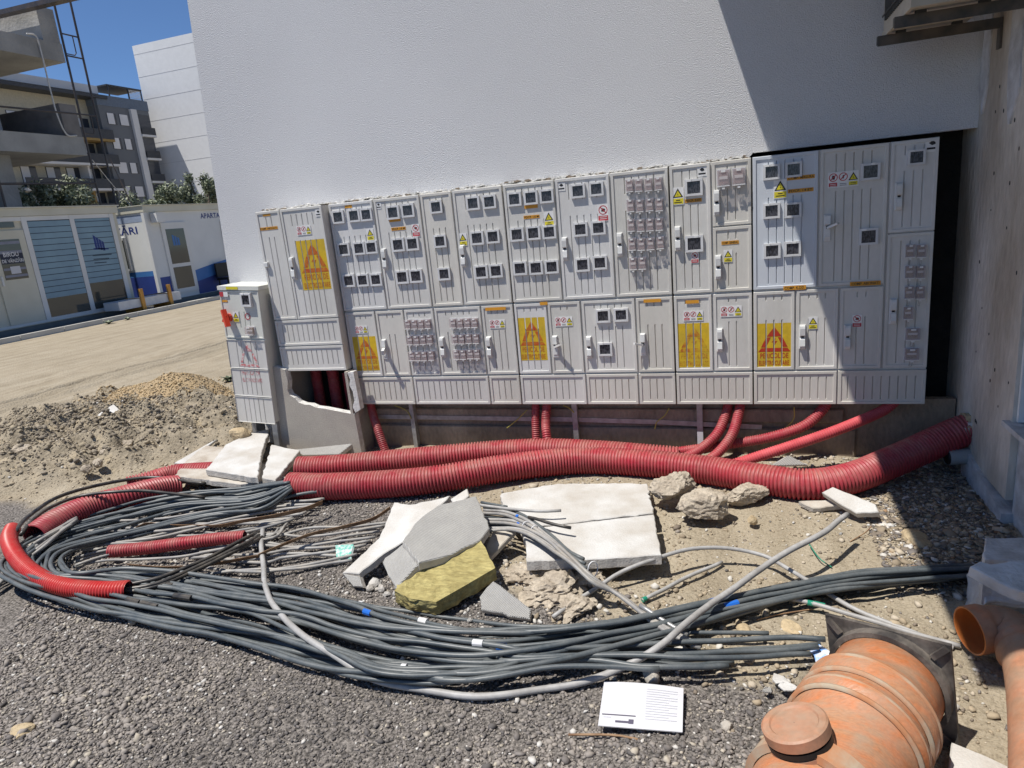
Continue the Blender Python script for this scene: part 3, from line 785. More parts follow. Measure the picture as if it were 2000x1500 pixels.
BSZ = {'G': (16, 23), 'c': (12.4, 20), 'd': (13, 20), 'I1': (27, 29), 'L2': (19, 22)}
HNDS = {'B': (752, 506, 0), 'D': (905, 500, 0), 'F': (1104, 486, 0), 'G': (1211, 478, 0), 'H': (1324, 466, 0), 'I1': (1400, 396, 0), 'I2': (1403, 522, 0),
        'K': (1616, 445, 1), 'L1': (1755, 384, 0), 'L2': (1744, 608, 0), 'b': (752, 682, 2), 'd': (865, 678, 0), 'e': (956, 678, 0), 'g': (1085, 677, 1),
        'h': (1151, 678, 0), 'i': (1256, 673, 3), 'k': (1406, 664, 0), 'm': (1567, 658, 0), 'n': (1655, 658, 0)}
STKS = [('a', 'triple', 705, 644, 17), ('e', 'triple', 971, 633, 18), ('g', 'triple', 1101, 628, 19), ('j', 'triple', 1354, 617, 19), ('k', 'triple', 1428, 608, 20), ('K', 'triple', 1647, 350, 25),
        ('A', 'tri', 723, 458, 24), ('D', 'tri', 904, 468, 25), ('E', 'tri', 1072, 428, 28), ('H', 'tri', 1324, 383, 30), ('I2', 'tri', 1422, 500, 22), ('J', 'tri', 1524, 369, 31), ('m', 'tri', 1588, 631, 22),
        ('B', 'ban', 812, 450, 25), ('F', 'ban', 1178, 416, 30), ('H', 'ban', 1357, 503, 20), ('n', 'ban', 1674, 627, 22),
        ('B', 'brand', 739, 402, 12), ('F', 'brand', 1096, 365, 15), ('H', 'brand', 1371, 335, 16), ('L1', 'brand', 1821, 284, 19)]
ORGS = [('B', 771, 431, 22, ''), ('B', 778, 448, 28, 'FDCP. I-II M'), ('A', 680, 404, 14, ''), ('E', 1037, 405, 26, ''), ('E', 1038, 425, 31, 'FDCP. I-II M'), ('H', 1354, 393, 33, 'FDCP. E-ET'),
        ('I2', 1426, 475, 34, 'COMP. GENERAL'), ('J', 1565, 349, 56, 'COMP. MASURA'), ('J', 1564, 374, 50, 'FDCP. 14 ET'),
        ('g', 1062, 593, 15, ''), ('i', 1274, 588, 34, ''), ('e', 968, 604, 40, ''), ('j', 1352, 590, 26, '')]
POST = {'a': ([(688, 658), (734, 657), (743, 723), (696, 725)], 'paint_rf'), 'f': ([(1010, 621), (1064, 620), (1069, 704), (1016, 704)], 'paint_rf'),
        'j': ([(1322, 632), (1387, 631), (1390, 716), (1324, 719)], 'paint_rv'), 'l': ([(1476, 632), (1546, 631), (1548, 716), (1480, 717)], 'paint_r')}
dinfo = {}
for k, (u, a, b, z0, z1) in DOORS.items():
    h = z1 - z0
    if k[0].isupper():
        segs = [(z1 - 0.13, z1 - 0.03), (z0 + 0.03, z1 - 0.22)] if h > .5 else [(z1 - 0.075, z1 - 0.028), (z0 + 0.03, z1 - 0.15)]
    else: segs = [(z1 - 0.058, z1 - 0.028), (z0 + 0.028, z1 - 0.165)]
    if k == 'L2': segs = [(z0 + 0.03, z1 - 0.04)]
    m = M['cab_blue'] if k == 'J' else M[random.choice(('cab', 'cab', 'cab_b', 'cab_c'))]
    dj = random.uniform(-0.0012, 0.0012)
    o, yp, gs = door(units[u], a + .0035, b - .0035, z0 + .0025, z1 - .002, YF + dj, segs, m)
    dinfo[k] = (o, yp, gs, segs)
    for i, (px, py, s) in enumerate(WINS.get(k, [])):
        x, z = C(px, py); xa, _ = C(px - s / 2, py); xb, _ = C(px + s / 2, py)
        put(WIN[(i + ord(k[0])) % 2], 'meter_window', o, (x, yp - 0.0005, z), (xb - xa, 1, (xb - xa) * 0.94))
    for i, (px, py) in enumerate(BRKS.get(k, [])):
        w, hh = BSZ[k]
        if k == 'L2' and i >= 7: w, hh = 30, 21
        x, z = C(px, py); xa, _ = C(px - w / 2, py); xb, _ = C(px + w / 2, py)
        put(BRK[1 if k == 'L2' else 0], 'breaker_cover', o, (x, yp - 0.0005, z), (xb - xa, 1 if k != 'I1' else 1.2, hh * 0.0033))
    if k in HNDS:
        px, py, kd = HNDS[k]; x, z = C(px, py)
        put(HND[kd], 'door_handle', o, (x, yp - 0.0005, z), (1.05, 1.0, 1.0))
    if k in POST: poster(o, POST[k][0], yp, gs, segs, M[POST[k][1]])
for k, kind, px, py, hpx in STKS:
    o, yp, gs, _ = dinfo[k]; x, z = C(px, py)
    s = hpx * 0.0032
    put(STK[kind], 'warning_sticker', o, (x, yp - 0.0006 - (0.0010 if kind != 'brand' else 0), z), (s, 1, s))
for k, px, py, w, tx in ORGS:
    orange(dinfo[k][0], px, py, w, dinfo[k][1] - (0.0006 if k[0].isupper() else 0.0056), tx)
for px, py, w, tx in ((1552, 563, 44, 'COMP. K.DD.'), (1690, 555, 60, 'COMP. ABONATI')):
    orange(dinfo['J' if px < 1600 else 'K'][0], px, py, w, YF - 0.0015, tx, 7)
for u, i in BASES:
    door(units[u], bx[i] + .003, bx[i + 1] - .003, ZBB, ZB2, YF, [(ZBB + 0.03, ZB2 - 0.035)], M[random.choice(('cab', 'cab_b', 'cab_b'))], margin=0.06, name='base_panel')

# ---- tall protruding cabinet at the left end ----------------------------------------
YT = 4.03
xa, xb = -3.175, -2.642
tall = thing('feeder_cabinet', 'tall grey cabinet standing proud at the left end of the row, above the broken plinth', 'cabinet', ((xa + xb) / 2, YT + 0.1, 0.64))
MB().box(xa + .003, xb - .003, YT + .011, YW + .075, 0.645, 1.772).build('carcass', M['cab'], tall)
xm = WY(545, 410, YT)[0]
dl, ypl, gl = door(tall, xa, xm - .002, 1.022, 1.774, YT, [(1.66, 1.735), (1.05, 1.60)], M['cab'])
dr, ypr, gr = door(tall, xm, xb, 1.022, 1.774, YT, [(1.655, 1.735), (1.05, 1.56)], M['cab'])
door(tall, xa, xb, 0.832, 1.018, YT, [(0.86, 0.985)], M['cab'], margin=.06, name='base_panel')
door(tall, xa, xb, 0.646, 0.828, YT, [(0.69, 0.795)], M['cab'], margin=.06, name='base_panel')
poster(dr, [(577, 471), (635, 466), (651, 563), (592, 568)], ypr, gr, None, M['paint_rf'], y_plane=YT)
def stick(dr_, yp, kind, px, py, hpx, yq):
    p = WY(px, py, yq); s = hpx * 0.0034
    put(STK[kind], 'warning_sticker', dr_, (p[0], yp - 0.0016, p[2]), (s, 1, s))
stick(dr, ypr, 'triple', 593, 450, 18, YT); stick(dr, ypr, 'brand', 621, 416, 13, YT)
orange(dl, 524, 448, 36, ypl - .0006, 'COMP. ABONATI', 6, YT); orange(dl, 520, 421, 15, ypl - .0006, '', 4, YT)
p = WY(573, 524, YT); put(HND[0], 'door_handle', dr, (p[0], ypr - .0005, p[2]), (1.05, 1, 1.1))
p = WY(521, 517, YT)
mb = MB(); mb.cbox(p[0] - .017, p[0] + .017, ypl - .02, ypl - .0005, p[2] - .016, p[2] + .016, .003); mb.build('cam_lock', M['handle'], dl)

# ---- small leaning cabinet, far left ------------------------------------------------
YS = 3.95
x0, x1 = -3.60, -3.265
sc_ = thing('switch_cabinet', 'small cream free-standing cabinet with a red rotary handle, leaning left of the row', 'cabinet', (x0, YS + .12, 0.24))
MB().box(x0, x1, YS + .011, YS + .25, 0.30, 1.27).build('carcass', M['cab_small'], sc_)
mb = MB(); mb.box(x0 - .008, x1 + .008, YS - .004, YS + .26, 1.272, 1.30); mb.build('roof', M['cab_small'], sc_)
d1, y1_, g1 = door(sc_, x0, x1, 0.925, 1.27, YS, [(1.0, 1.12)], M['cab_small'], b=.012, margin=.16)
d2, y2_, g2 = door(sc_, x0, x1, 0.70, 0.915, YS, [(0.705, 0.905)], M['cab'], b=.003, margin=.12, name='lower_panel')
d3, y3_, g3 = door(sc_, x0, x1, 0.49, 0.697, YS, [(0.50, 0.69)], M['cab'], b=.003, margin=.12, name='lower_panel')
d4, y4_, g4 = door(sc_, x0, x1, 0.285, 0.487, YS, [(0.29, 0.48)], M['cab'], b=.003, margin=.12, name='lower_panel')
MB().box(x1 - .05, x1 - .005, YS + .02, YS + .10, 0.0, 0.30).build('leg', M['galv'], sc_)
MB().box(x0 + .02, x0 + .06, YS + .12, YS + .22, 0.0, 0.30).build('leg', M['galv'], sc_)
put(WIN[0], 'meter_window', d1, (x0 + .232, y1_ - .001, 1.205), (.085, 1.6, .095))
put(BRK[1], 'breaker_cover', d1, (x0 + .230, y1_ - .001, 0.985), (.075, 1, .06))
put(STK['tri'], 'warning_sticker', d1, (x0 + .115, y1_ - .0015, 1.08), (.075, 1, .075))
mb = MB()
mb.tube([(x0 + .055, y1_ + .002, 1.075), (x0 + .055, y1_ - .03, 1.075)], .03, 12)
mb.bar((x0 + .042, y1_ - .036, 1.135), (x0 + .085, y1_ - .060, 1.02), .034, .026)
mb.bar((x0 + .040, y1_ - .028, 1.05), (x0 + .064, y1_ - .028, 1.10), .05, .02)
mb.build('rotary_handle', mat('handle_red', (0.60, 0.05, 0.02), .4), d1)
mb = MB(); mb.box(x0 + .005, x0 + .035, YS - .0022, YS - .001, 1.225, 1.258, 2); mb.box(x0 + .038, x0 + .075, YS - .0022, YS - .001, 1.225, 1.258, 0)
mb.box(x0 + .012, x0 + .06, y1_ - .0022, y1_ - .001, 1.185, 1.20, 4); mb.box(x0 + .07, x0 + .17, YS - .006, YS - .0045, 1.277, 1.296, 1)
mb.build('warning_sticker', STM, d1)
mb = MB(); ring(mb, x0 + .215, 1.085, .024, y1_ - .002, 2, .25); mb.build('warning_sticker', STM, d1)
def pale(dr_, y, items):
    mb = MB()
    for it in items: poly_on(mb, it, y, 0)
    return mb
ym = y2_ - .0012; cx = x0 + .175
mb = pale(None, ym, [[(cx, .885), (cx + .04, .83), (cx - .04, .83)], [(cx - .075, .745), (cx - .05, .815), (cx - .03, .815), (cx - .055, .745)],
                     [(cx + .075, .745), (cx + .05, .815), (cx + .03, .815), (cx + .055, .745)], [(cx - .085, .715), (cx + .085, .715), (cx + .075, .735), (cx - .075, .735)]])
mb.build('painted_warning', M['paint_rp'], d2)
mb = MB(); text_on(mb, 'PERICOL DE', cx - .08, cx + .08, .652, .685, y3_ - .0012, 0); text_on(mb, 'ELECTROCUTARE', cx - .08, cx + .09, .60, .63, y3_ - .0012, 0)
mb.build('painted_warning', M['paint_rp'], d3)
sc_.rotation_euler = (0, math.radians(3.6), 0)

# ---- broken rendered plinth under the tall cabinet ----------------------------------
bp = thing('broken_plinth', 'grey rendered plinth with its top smashed open under the tall cabinet', 'plinth', (-2.92, 4.02, 0))
def F(px, py, y=4.0): p = WY(px, py, y); return (p[0], y, p[2])
top = [(533, 716), (556, 722), (562, 745), (561, 762), (566, 772), (575, 777), (583, 786), (594, 790), (606, 791), (617, 796), (633, 798), (648, 801), (668, 805), (692, 809)]
front = [F(548, 880)] + [F(*q) for q in top] + [F(712, 915)]
mb = MB(); mb.prism(front[::-1], (0, 0.055, 0), 0, 1); mb.build('front_face', [M['plinth2'], M['render_raw']], bp)
right = [F(678, 728), (F(690, 726)), F(704, 800), F(694, 806), F(689, 795), F(692, 782), F(689, 765), F(682, 752), F(684, 742)]
mb = MB(); mb.prism([(a, b + .0, c) for a, b, c in right], (0, 0.05, 0), 0, 1); mb.build('broken_edge', [M['render_raw'], M['render_raw']], bp)
MB().box(-2.645, -2.625, 4.001, YW + .24, -.1, .64).build('side_face', M['plinth2'], bp)
MB().box(-3.27, -3.22, 4.06, YW + .24, -.1, .64).build('side_face', M['plinth2'], bp)
MB().box(-3.22, -2.645, YW + .235, YW + .248, -.1, .66).build('back_face', M['cavity_shade'], bp)  # near-black sheet, the cavity's shade put into its colour
for i, (xx, rr, z1) in enumerate(((-3.12, .042, .70), (-2.97, .045, .60), (-2.84, .042, .57))):
    o = corrugated('red_conduit', [(xx, 4.34, .02), (xx + .005, 4.33, .3), (xx, 4.34, z1)], rr, 0.012, M['red'], n=18)
    tag(o, ['red corrugated conduit standing in the plinth hole, leftmost', 'red corrugated conduit standing in the plinth hole, middle one', 'red corrugated conduit standing in the plinth hole, rightmost'][i], 'conduit', 'conduits inside the broken plinth')

# ---- legs, strips and wires under the row -------------------------------------------
for i, (px, lab) in enumerate(((808, 'grey metal leg under the cabinets near the broken plinth'), (1124, 'grey metal leg under the middle of the cabinet row'), (1367, 'grey metal leg with a white lower half under the narrow cabinet'))):
    x = WY(px, 820, YW - .03)[0]
    t = thing('cabinet_leg', lab, 'leg', (x, YW - .03, 0), 'metal legs under the cabinets')
    MB().box(x - .017, x + .017, YW - .045, YW - .014, .18 if i == 2 else 0.0, .374).build('post', M['galv'], t)
    if i == 2: MB().box(x - .0175, x + .0175, YW - .046, YW - .0135, 0.0, .179).build('wrapped_foot', M['whitemetal'], t)
    if i == 0: MB().box(x + .017, x + .021, YW - .06, YW - .014, 0.0, .374).build('flange', M['galv'], t)
mb = MB()
zs = [(-2.55, .255), (-1.8, .250), (-1.1, .245), (-.5, .232), (0.1, .205)]
for i in range(len(zs) - 1): mb.bar((zs[i][0], YW - .016, zs[i][1]), (zs[i + 1][0], YW - .016, zs[i + 1][1]), .004, .03, up=(0, 0, 1))
tag(mb.build('earthing_strip', M['galv'], loc=(-1.2, YW, .24)), 'flat galvanised earthing strip fixed along the brown plinth', 'metal strip')
ey = mat('earth_wire', (0.45, 0.38, 0.08), .5)
for path, lab in (([(770, 792), (785, 797), (797, 805), (803, 818)], 'thin yellow-green wire curling out beneath the cabinets near the left leg'),
                  ([(1030, 800), (1010, 820), (990, 836)], 'thin yellow-green wire beneath the cabinets beside the twin vertical conduits'),
                  ([(1100, 792), (1112, 797), (1121, 806)], 'thin yellow-green wire beside the middle metal leg'),
                  ([(1307, 797), (1298, 812), (1283, 824), (1279, 838)], 'thin yellow-green wire hanging left of the leg with the white foot'),
                  ([(1551, 795), (1549, 820), (1520, 845), (1480, 855), (1447, 857)], 'longest thin yellow wire, looping down among the red conduits')):
    o = tube_obj('earth_wire', [WY(a, b, YW - .05) for a, b in path], .0035, ey, n=6, step=.015); tag(o, lab, 'wire', 'earthing wires under the cabinets')

# ================================================================ RED CONDUITS
def PZ(lst): return [G(a, b, z) for a, b, z in lst]
def cond(path, r, pitch, m, label, grp, n=22):
    o = corrugated('red_conduit', PZ(path), r, pitch, M[m], n=n); return tag(o, label, 'conduit', grp)
BIG = 'thick red conduits lying on the ground'
cond([(567, 948, .09), (640, 950, .09), (740, 946, .09), (850, 936, .10), (1000, 912, .11), (1130, 900, .10), (1250, 904, .10), (1380, 918, .09), (1490, 936, .09), (1580, 946, .09),
      (1660, 934, .10), (1740, 903, .13), (1810, 872, .18), (1868, 846, .24), (1892, 838, .26)], .083, .0195, 'red', 'thick red corrugated conduit running across the front to the pillar foot', BIG, 26)
cond([(583, 915, .09), (650, 912, .09), (720, 906, .09), (850, 894, .10), (960, 884, .10), (1060, 880, .10), (1160, 884, .09), (1260, 892, .08), (1330, 898, .06)], .080, .0195, 'red',
     'thick red corrugated conduit lying just behind the longest one', BIG, 26)
cond([(68, 1048, .10), (110, 1020, .11), (170, 993, .11), (250, 970, .10), (315, 954, .07), (352, 950, .04)], .078, .0185, 'red',
     'thick red conduit with cables in its mouth at the left of the cable coil', BIG, 24)
cond([(250, 950, .07), (300, 937, .07), (345, 925, .07), (420, 920, .07)], .066, .0185, 'red', 'stub of thick red conduit showing behind the left conduit by the foam boards', BIG)
cond([(24, 1034, .14), (18, 1052, .15), (26, 1078, .15), (50, 1108, .13), (88, 1133, .11), (130, 1147, .10), (175, 1152, .10), (215, 1153, .10), (254, 1151, .10)], .042, .0150, 'red2',
     'bright red bent conduit curling round the front left of the cable coil', BIG)
cond([(214, 1077, .06), (280, 1071, .06), (350, 1062, .07), (420, 1053, .07), (481, 1048, .07)], .034, .0140, 'red', 'short straight red conduit lying inside the cable coil', BIG)
def condw(path, r, label, m='red', pitch=.0135):
    o = corrugated('red_conduit', path, r, pitch, M[m], n=18); return tag(o, label, 'conduit', 'thin red conduits dropping from the cabinets')
W_ = lambda a, b, y: WY(a, b, y)
condw([W_(722, 780, 4.16), W_(728, 808, 4.14), W_(740, 845, 4.06), W_(756, 890, 4.02)], .030, 'single thin red conduit beside the broken plinth')
condw([W_(1047, 780, 4.165), W_(1046, 820, 4.145), W_(1048, 875, 4.08)], .028, 'left one of the twin thin red conduits under the middle cabinet')
condw([W_(1069, 780, 4.16), W_(1066, 820, 4.12), W_(1067, 845, 4.05), W_(1074, 885, 4.0)], .030, 'right one of the twin thin red conduits under the middle cabinet')
condw([W_(1424, 780, 4.165), W_(1419, 805, 4.15), W_(1402, 845, 4.06), W_(1370, 876, 3.98), W_(1335, 896, 3.90)], .030, 'left one of the paired red conduits bending left below the narrow cabinet')
condw([W_(1447, 780, 4.16), W_(1443, 805, 4.13), W_(1430, 848, 4.02), W_(1405, 882, 3.93), W_(1375, 905, 3.86)], .030, 'right one of the paired red conduits bending left below the narrow cabinet')
condw([W_(1618, 780, 4.165), W_(1606, 800, 4.15), W_(1570, 832, 4.10), W_(1500, 855, 4.08), W_(1420, 868, 4.07), W_(1340, 880, 4.04), W_(1285, 888, 4.02)], .031, 'thin red conduit sweeping far left along the plinth')
condw([W_(1752, 780, 4.165), W_(1722, 803, 4.14), W_(1640, 838, 4.0), W_(1560, 866, 3.93), W_(1480, 892, 3.86), W_(1430, 908, 3.82)], .031, 'dusty pink-red conduit slanting down from the rightmost cabinet', 'red_sunlit')

# ================================================================ CABLES
STN = [((572, 958), (565, 940)), ((520, 1000), (470, 955)), ((400, 1015), (330, 968)), ((280, 1042), (190, 1004)), ((150, 1072), (70, 1046)), ((115, 1096), (8, 1092)),
       ((150, 1120), (12, 1130)), ((260, 1112), (110, 1168)), ((420, 1130), (290, 1213)), ((600, 1160), (480, 1255)), ((750, 1192), (620, 1297)), ((900, 1212), (740, 1325)),
       ((1050, 1215), (900, 1330)), ((1200, 1205), (1060, 1300)), ((1350, 1180), (1230, 1262)), ((1500, 1148), (1400, 1215)), ((1680, 1118), (1600, 1165)), ((1900, 1106), (1890, 1130))]
EXIT = [((1100, 1225), (940, 1322)), ((1240, 1238), (1120, 1302)), ((1380, 1240), (1290, 1305)), ((1500, 1238), (1420, 1302)), ((1625, 1236), (1560, 1300))]
LOOP = 'slate cables of the big loop'
def lerp(s, t): return tuple(s[0][i] + (s[1][i] - s[0][i]) * t for i in (0, 1))
def cable(path, r, m, label, grp, n=8, step=.035, name='cable'):
    o = tube_obj(name, path, r, M[m], n=n, step=step, wob=.010); return tag(o, label, 'cable', grp)
cab_paths = []
NL = 32
for i in range(NL):
    t0 = (i + 0.5) / NL
    exitq = i % 5 in (2, 4)
    st = STN[:13] + EXIT if exitq else STN
    ph, am = random.uniform(0, 6.28), random.uniform(.06, .26)
    lay = [0.010, 0.029, 0.048, 0.067][(i * 3) % 4]
    pts = []
    last = len(st) - (random.randint(0, 2) if exitq else 0)
    for k, s in enumerate(st[:last]):
        t = min(1.02, max(-.02, t0 + am * math.sin(ph + k * (0.55 + .4 * (i % 3 == 0))) + random.uniform(-.03, .03)))
        a = lerp(s, t)
        rise = .05 * math.exp(-((k - 5.5) / 1.6) ** 2) + (.05 if k == 0 else 0)
        pts.append(G(a[0], a[1], lay + rise + random.uniform(-.004, .008) + max(0, .022 * math.sin(ph + k))))
    lab = 'slate-grey cable of the big loop that stops short at the cut ends in the gravel' if exitq else 'slate-grey cable of the big loop that runs on to the white blocks at the right'
    cable(pts, random.choice((.0085, .0095, .0105)), 'cable', lab, LOOP)
    cab_paths.append(pts)
# back run inside the coil: dusty lengths, sunlight put into their paler colour
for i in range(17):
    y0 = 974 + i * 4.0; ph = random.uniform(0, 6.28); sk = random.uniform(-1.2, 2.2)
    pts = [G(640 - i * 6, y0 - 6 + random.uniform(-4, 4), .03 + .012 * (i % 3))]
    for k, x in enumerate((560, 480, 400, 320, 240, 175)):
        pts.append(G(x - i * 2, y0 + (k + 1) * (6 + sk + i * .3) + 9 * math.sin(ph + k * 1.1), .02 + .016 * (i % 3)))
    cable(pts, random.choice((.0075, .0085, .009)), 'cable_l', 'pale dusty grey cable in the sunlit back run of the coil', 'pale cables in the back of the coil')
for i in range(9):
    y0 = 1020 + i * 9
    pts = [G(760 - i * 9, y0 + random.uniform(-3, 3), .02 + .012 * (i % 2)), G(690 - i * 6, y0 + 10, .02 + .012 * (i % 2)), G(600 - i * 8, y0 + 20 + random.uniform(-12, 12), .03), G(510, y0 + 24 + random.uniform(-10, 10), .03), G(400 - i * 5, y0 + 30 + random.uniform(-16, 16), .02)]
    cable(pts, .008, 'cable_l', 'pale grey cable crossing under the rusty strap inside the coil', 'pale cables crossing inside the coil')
for i in range(7):      # tails coming out of the two conduit mouths
    pts = [G(640, 940 + i * 3, .06 + .012 * (i % 4)), G(572, 938 + i * 5, .055 + .014 * (i % 4)), G(520, 950 + i * 6, .045), G(440, 960 + i * 6, .03)]
    cable(pts, .010, 'cable', 'slate cable coming out of the front conduit mouth by the foam boards', 'cables leaving the front conduit mouth')
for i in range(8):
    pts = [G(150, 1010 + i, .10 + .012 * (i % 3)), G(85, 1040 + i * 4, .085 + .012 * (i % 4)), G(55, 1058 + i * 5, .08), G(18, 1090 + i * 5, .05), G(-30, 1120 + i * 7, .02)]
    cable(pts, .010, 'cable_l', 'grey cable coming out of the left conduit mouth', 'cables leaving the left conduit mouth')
BL = 'black cables threaded through the bent conduit'
cable(PZ([(30, 1040, .16), (58, 1006, .17), (120, 970, .16), (200, 946, .14), (280, 934, .12), (335, 936, .10), (400, 944, .08)]), .0115, 'cable_b', 'black cable arching over the back of the left conduit', BL)
cable(PZ([(40, 1045, .15), (82, 1000, .19), (150, 972, .19), (230, 960, .19), (310, 962, .15), (400, 972, .08)]), .0105, 'cable_b', 'black cable lying across the top of the left conduit', BL)
for i, (dy, zz) in enumerate(((0, .10), (9, .095), (15, .085))):
    cable(PZ([(215, 1150, .10), (256, 1141 + dy, zz), (310, 1130 + dy, zz), (370, 1105 + dy, zz), (430, 1078 + dy, zz), (475, 1055 + dy, zz), (500 + i * 6, 1040 + dy * .6, .06)]), .0105, 'cable_b',
          'black cable coming out of the bent conduit and rising right across the coil', BL)
# pale grey thick lead and its thinner companions
cable(PZ([(513, 1034, .05), (511, 1075, .05), (519, 1135, .07), (545, 1195, .08), (600, 1250, .09), (680, 1300, .06), (780, 1340, .02), (880, 1357, .016), (1000, 1358, .016), (1110, 1340, .02),
          (1215, 1302, .05), (1290, 1258, .10), (1335, 1222, .11), (1400, 1168, .11), (1500, 1106, .13), (1590, 1050, .16), (1655, 1005, .17)]), .0125, 'cable_g',
      'thick pale grey lead curving over the loop and up to the right', None, n=10)
cable(PZ([(1080, 1205, .03), (1150, 1160, .04), (1200, 1125, .06), (1265, 1096, .08), (1340, 1076, .09), (1420, 1070, .08), (1490, 1084, .06), (1545, 1116, .05), (1650, 1178, .03), (1760, 1226, .02), (1862, 1266, .012)]), .0090, 'cable_g',
      'thin pale grey cable arching over the sand to the black flange', None)
cable(PZ([(1400, 1172, .05), (1450, 1168, .05), (1510, 1168, .05), (1600, 1181, .045), (1680, 1205, .04), (1780, 1236, .03), (1875, 1262, .015)]), .0090, 'cable_g', 'thin grey cable with green tape behind the black flange', None)
cable(PZ([(1255, 1172, .02), (1300, 1150, .02), (1350, 1125, .018), (1410, 1098, .012)]), .0085, 'cable_g', 'short grey cable with green tape on the bare sand', None)
# tape bands, labels and black joints wrapped on the loop cables
def band(pts, frac, length, r, m, label, cat='tape', name='tape_band'):
    P, L = curve(pts, .01); i = int(frac * (len(P) - 1)); k = max(2, int(length / .01))
    seg = P[max(0, i - k // 2): i + k // 2 + 1]
    v, f = sweep(seg, r, 10, True); mb = MB(); mb.add(v.tolist(), f)
    return tag(mb.build(name, M[m], loc=seg[0], smooth=False), label, cat)
def near(px, py):
    g = G(px, py, .04); best = None
    for pts in cab_paths:
        P, L = curve(pts, .02); d = np.linalg.norm(P[:, :2] - g[:2], axis=1) - .6 * P[:, 2]; j = d.argmin()
        if best is None or d[j] < best[0]: best = (d[j], pts, j / (len(P) - 1))
    return best[1], best[2]
for px, py, m, ln, lab in ((728, 1202, 'blue_tape', .05, 'blue tape on a loop cable left of the yellow wool'), (985, 1268, 'blue_tape', .05, 'blue tape on a loop cable in the foreground middle'),
                           (1391, 1157, 'blue_tape', .06, 'blue tape on a loop cable beside the pale grey lead'), (1432, 1196, 'blue_tape', .06, 'blue tape on a cable just right of the pale lead'),
                           (710, 1163, 'wht_tape', .035, 'white label on a cable under the foam crumbs'), (833, 1216, 'wht_tape', .04, 'white label on a cable below the yellow wool'),
                           (945, 1275, 'wht_tape', .045, 'white label next to the foreground blue tape'), (797, 1305, 'wht_tape', .025, 'white label on the outermost loop cable')):
    pts, fr = near(px, py); band(pts, fr, ln, .0132, m, lab)
JN = 'black tape joints on the loop cables'
for i, (px, py) in enumerate(((400, 1100), (440, 1118), (395, 1180), (330, 1158), (360, 1190), (270, 1192), (520, 1110), (545, 1085), (560, 1120), (500, 1150), (575, 1150), (610, 1100), (480, 1090), (300, 1200), (545, 1140))):
    pts, fr = near(px, py); o = band(pts, fr, random.uniform(.06, .14), .0134, 'cable_b', 'black taped joint on a slate cable at the left of the loop', 'tape', 'taped_joint'); o['group'] = JN
for px, py, m, lab in ((1606, 1182, 'grn_tape', 'green tape on the grey cable behind the black flange'),):
    band(PZ([(1510, 1168, .05), (1600, 1181, .045), (1680, 1205, .04)]), .52, .06, .0105, m, lab)
band(PZ([(1255, 1172, .02), (1300, 1150, .02), (1350, 1125, .018)]), .0, .05, .010, 'grn_tape', 'green tape at the end of the short sand cable')
# tied bundle of cut leads in front of the big foam board
TB = 'leads in the tied bundle over the foam board'
for i in range(9):
    o_ = (i - 4) * 6.0
    a = [(945, 990 + i * 6, .10 + .01 * (i % 3)), (1000, 1000 + i * 4.5, .13 + .012 * (i % 3)), (1052, 1028 + i * 3.2, .15 + .012 * (i % 3)), (1105, 1075 + i * 2.2, .16 + .010 * (i % 3)), (1155, 1122 + i * 1.8, .12 + .01 * (i % 3))]
    if i % 3 == 0: a = a[:4] + [(1140 + i, 1092 + i * 3, .16)]
    elif i in (2, 5, 8): a += [(1205, 1160, .08 + .01 * (i % 2)), (1270, 1205 + i, .07), (1330, 1240 + i, .06), (1368, 1258 + i, .05)]
    m = ('cable', 'cable_g', 'cable_l')[i % 3]
    cable(PZ(a), .0085, m, 'lead in the tied bundle that spills from the grey panel over the foam board', TB)
    if i in (1, 4): band(PZ(a), .30, .03, .0102, 'blue_tape', ['blue tape on the bundle beside the grey panel', 'blue tape at the knot of the tied bundle'][i // 4])
    if i == 7: band(PZ(a), .66, .05, .0102, 'yel_tape', 'yellow tape low on the tied bundle')
for a, lab, m in (([(930, 985, .13), (1000, 994, .15), (1060, 999, .16), (1096, 997, .16)], 'grey cut lead pointing right across the white board, pale one', 'cable_g'),
                  ([(1032, 1010, .17), (1075, 1021, .17), (1115, 1031, .165)], 'dark cut lead lying on the white board', 'cable_b'),
                  ([(940, 981, .12), (990, 990, .13)], 'short dark lead with an orange band at the panel edge', 'cable')):
    cable(PZ(a), .008, m, lab, None)
for i, (px, py) in enumerate(((1028, 1032), (1045, 1040), (1158, 1112))):
    P = G(px, py, .15); a = np.linspace(0, 2 * math.pi, 14)
    pts = [P + np.array([.028 * math.cos(q) * .6, .028 * math.cos(q) * .6, .035 * math.sin(q)]) for q in a]
    tag(tube_obj('tie_string', pts, .0028, M['wht_tape'], n=6, step=.008), ['white string round the tied bundle, upper left one', 'white string round the tied bundle at its knot', 'white string low on the tied bundle'][i], 'string', 'strings tying the bundle')

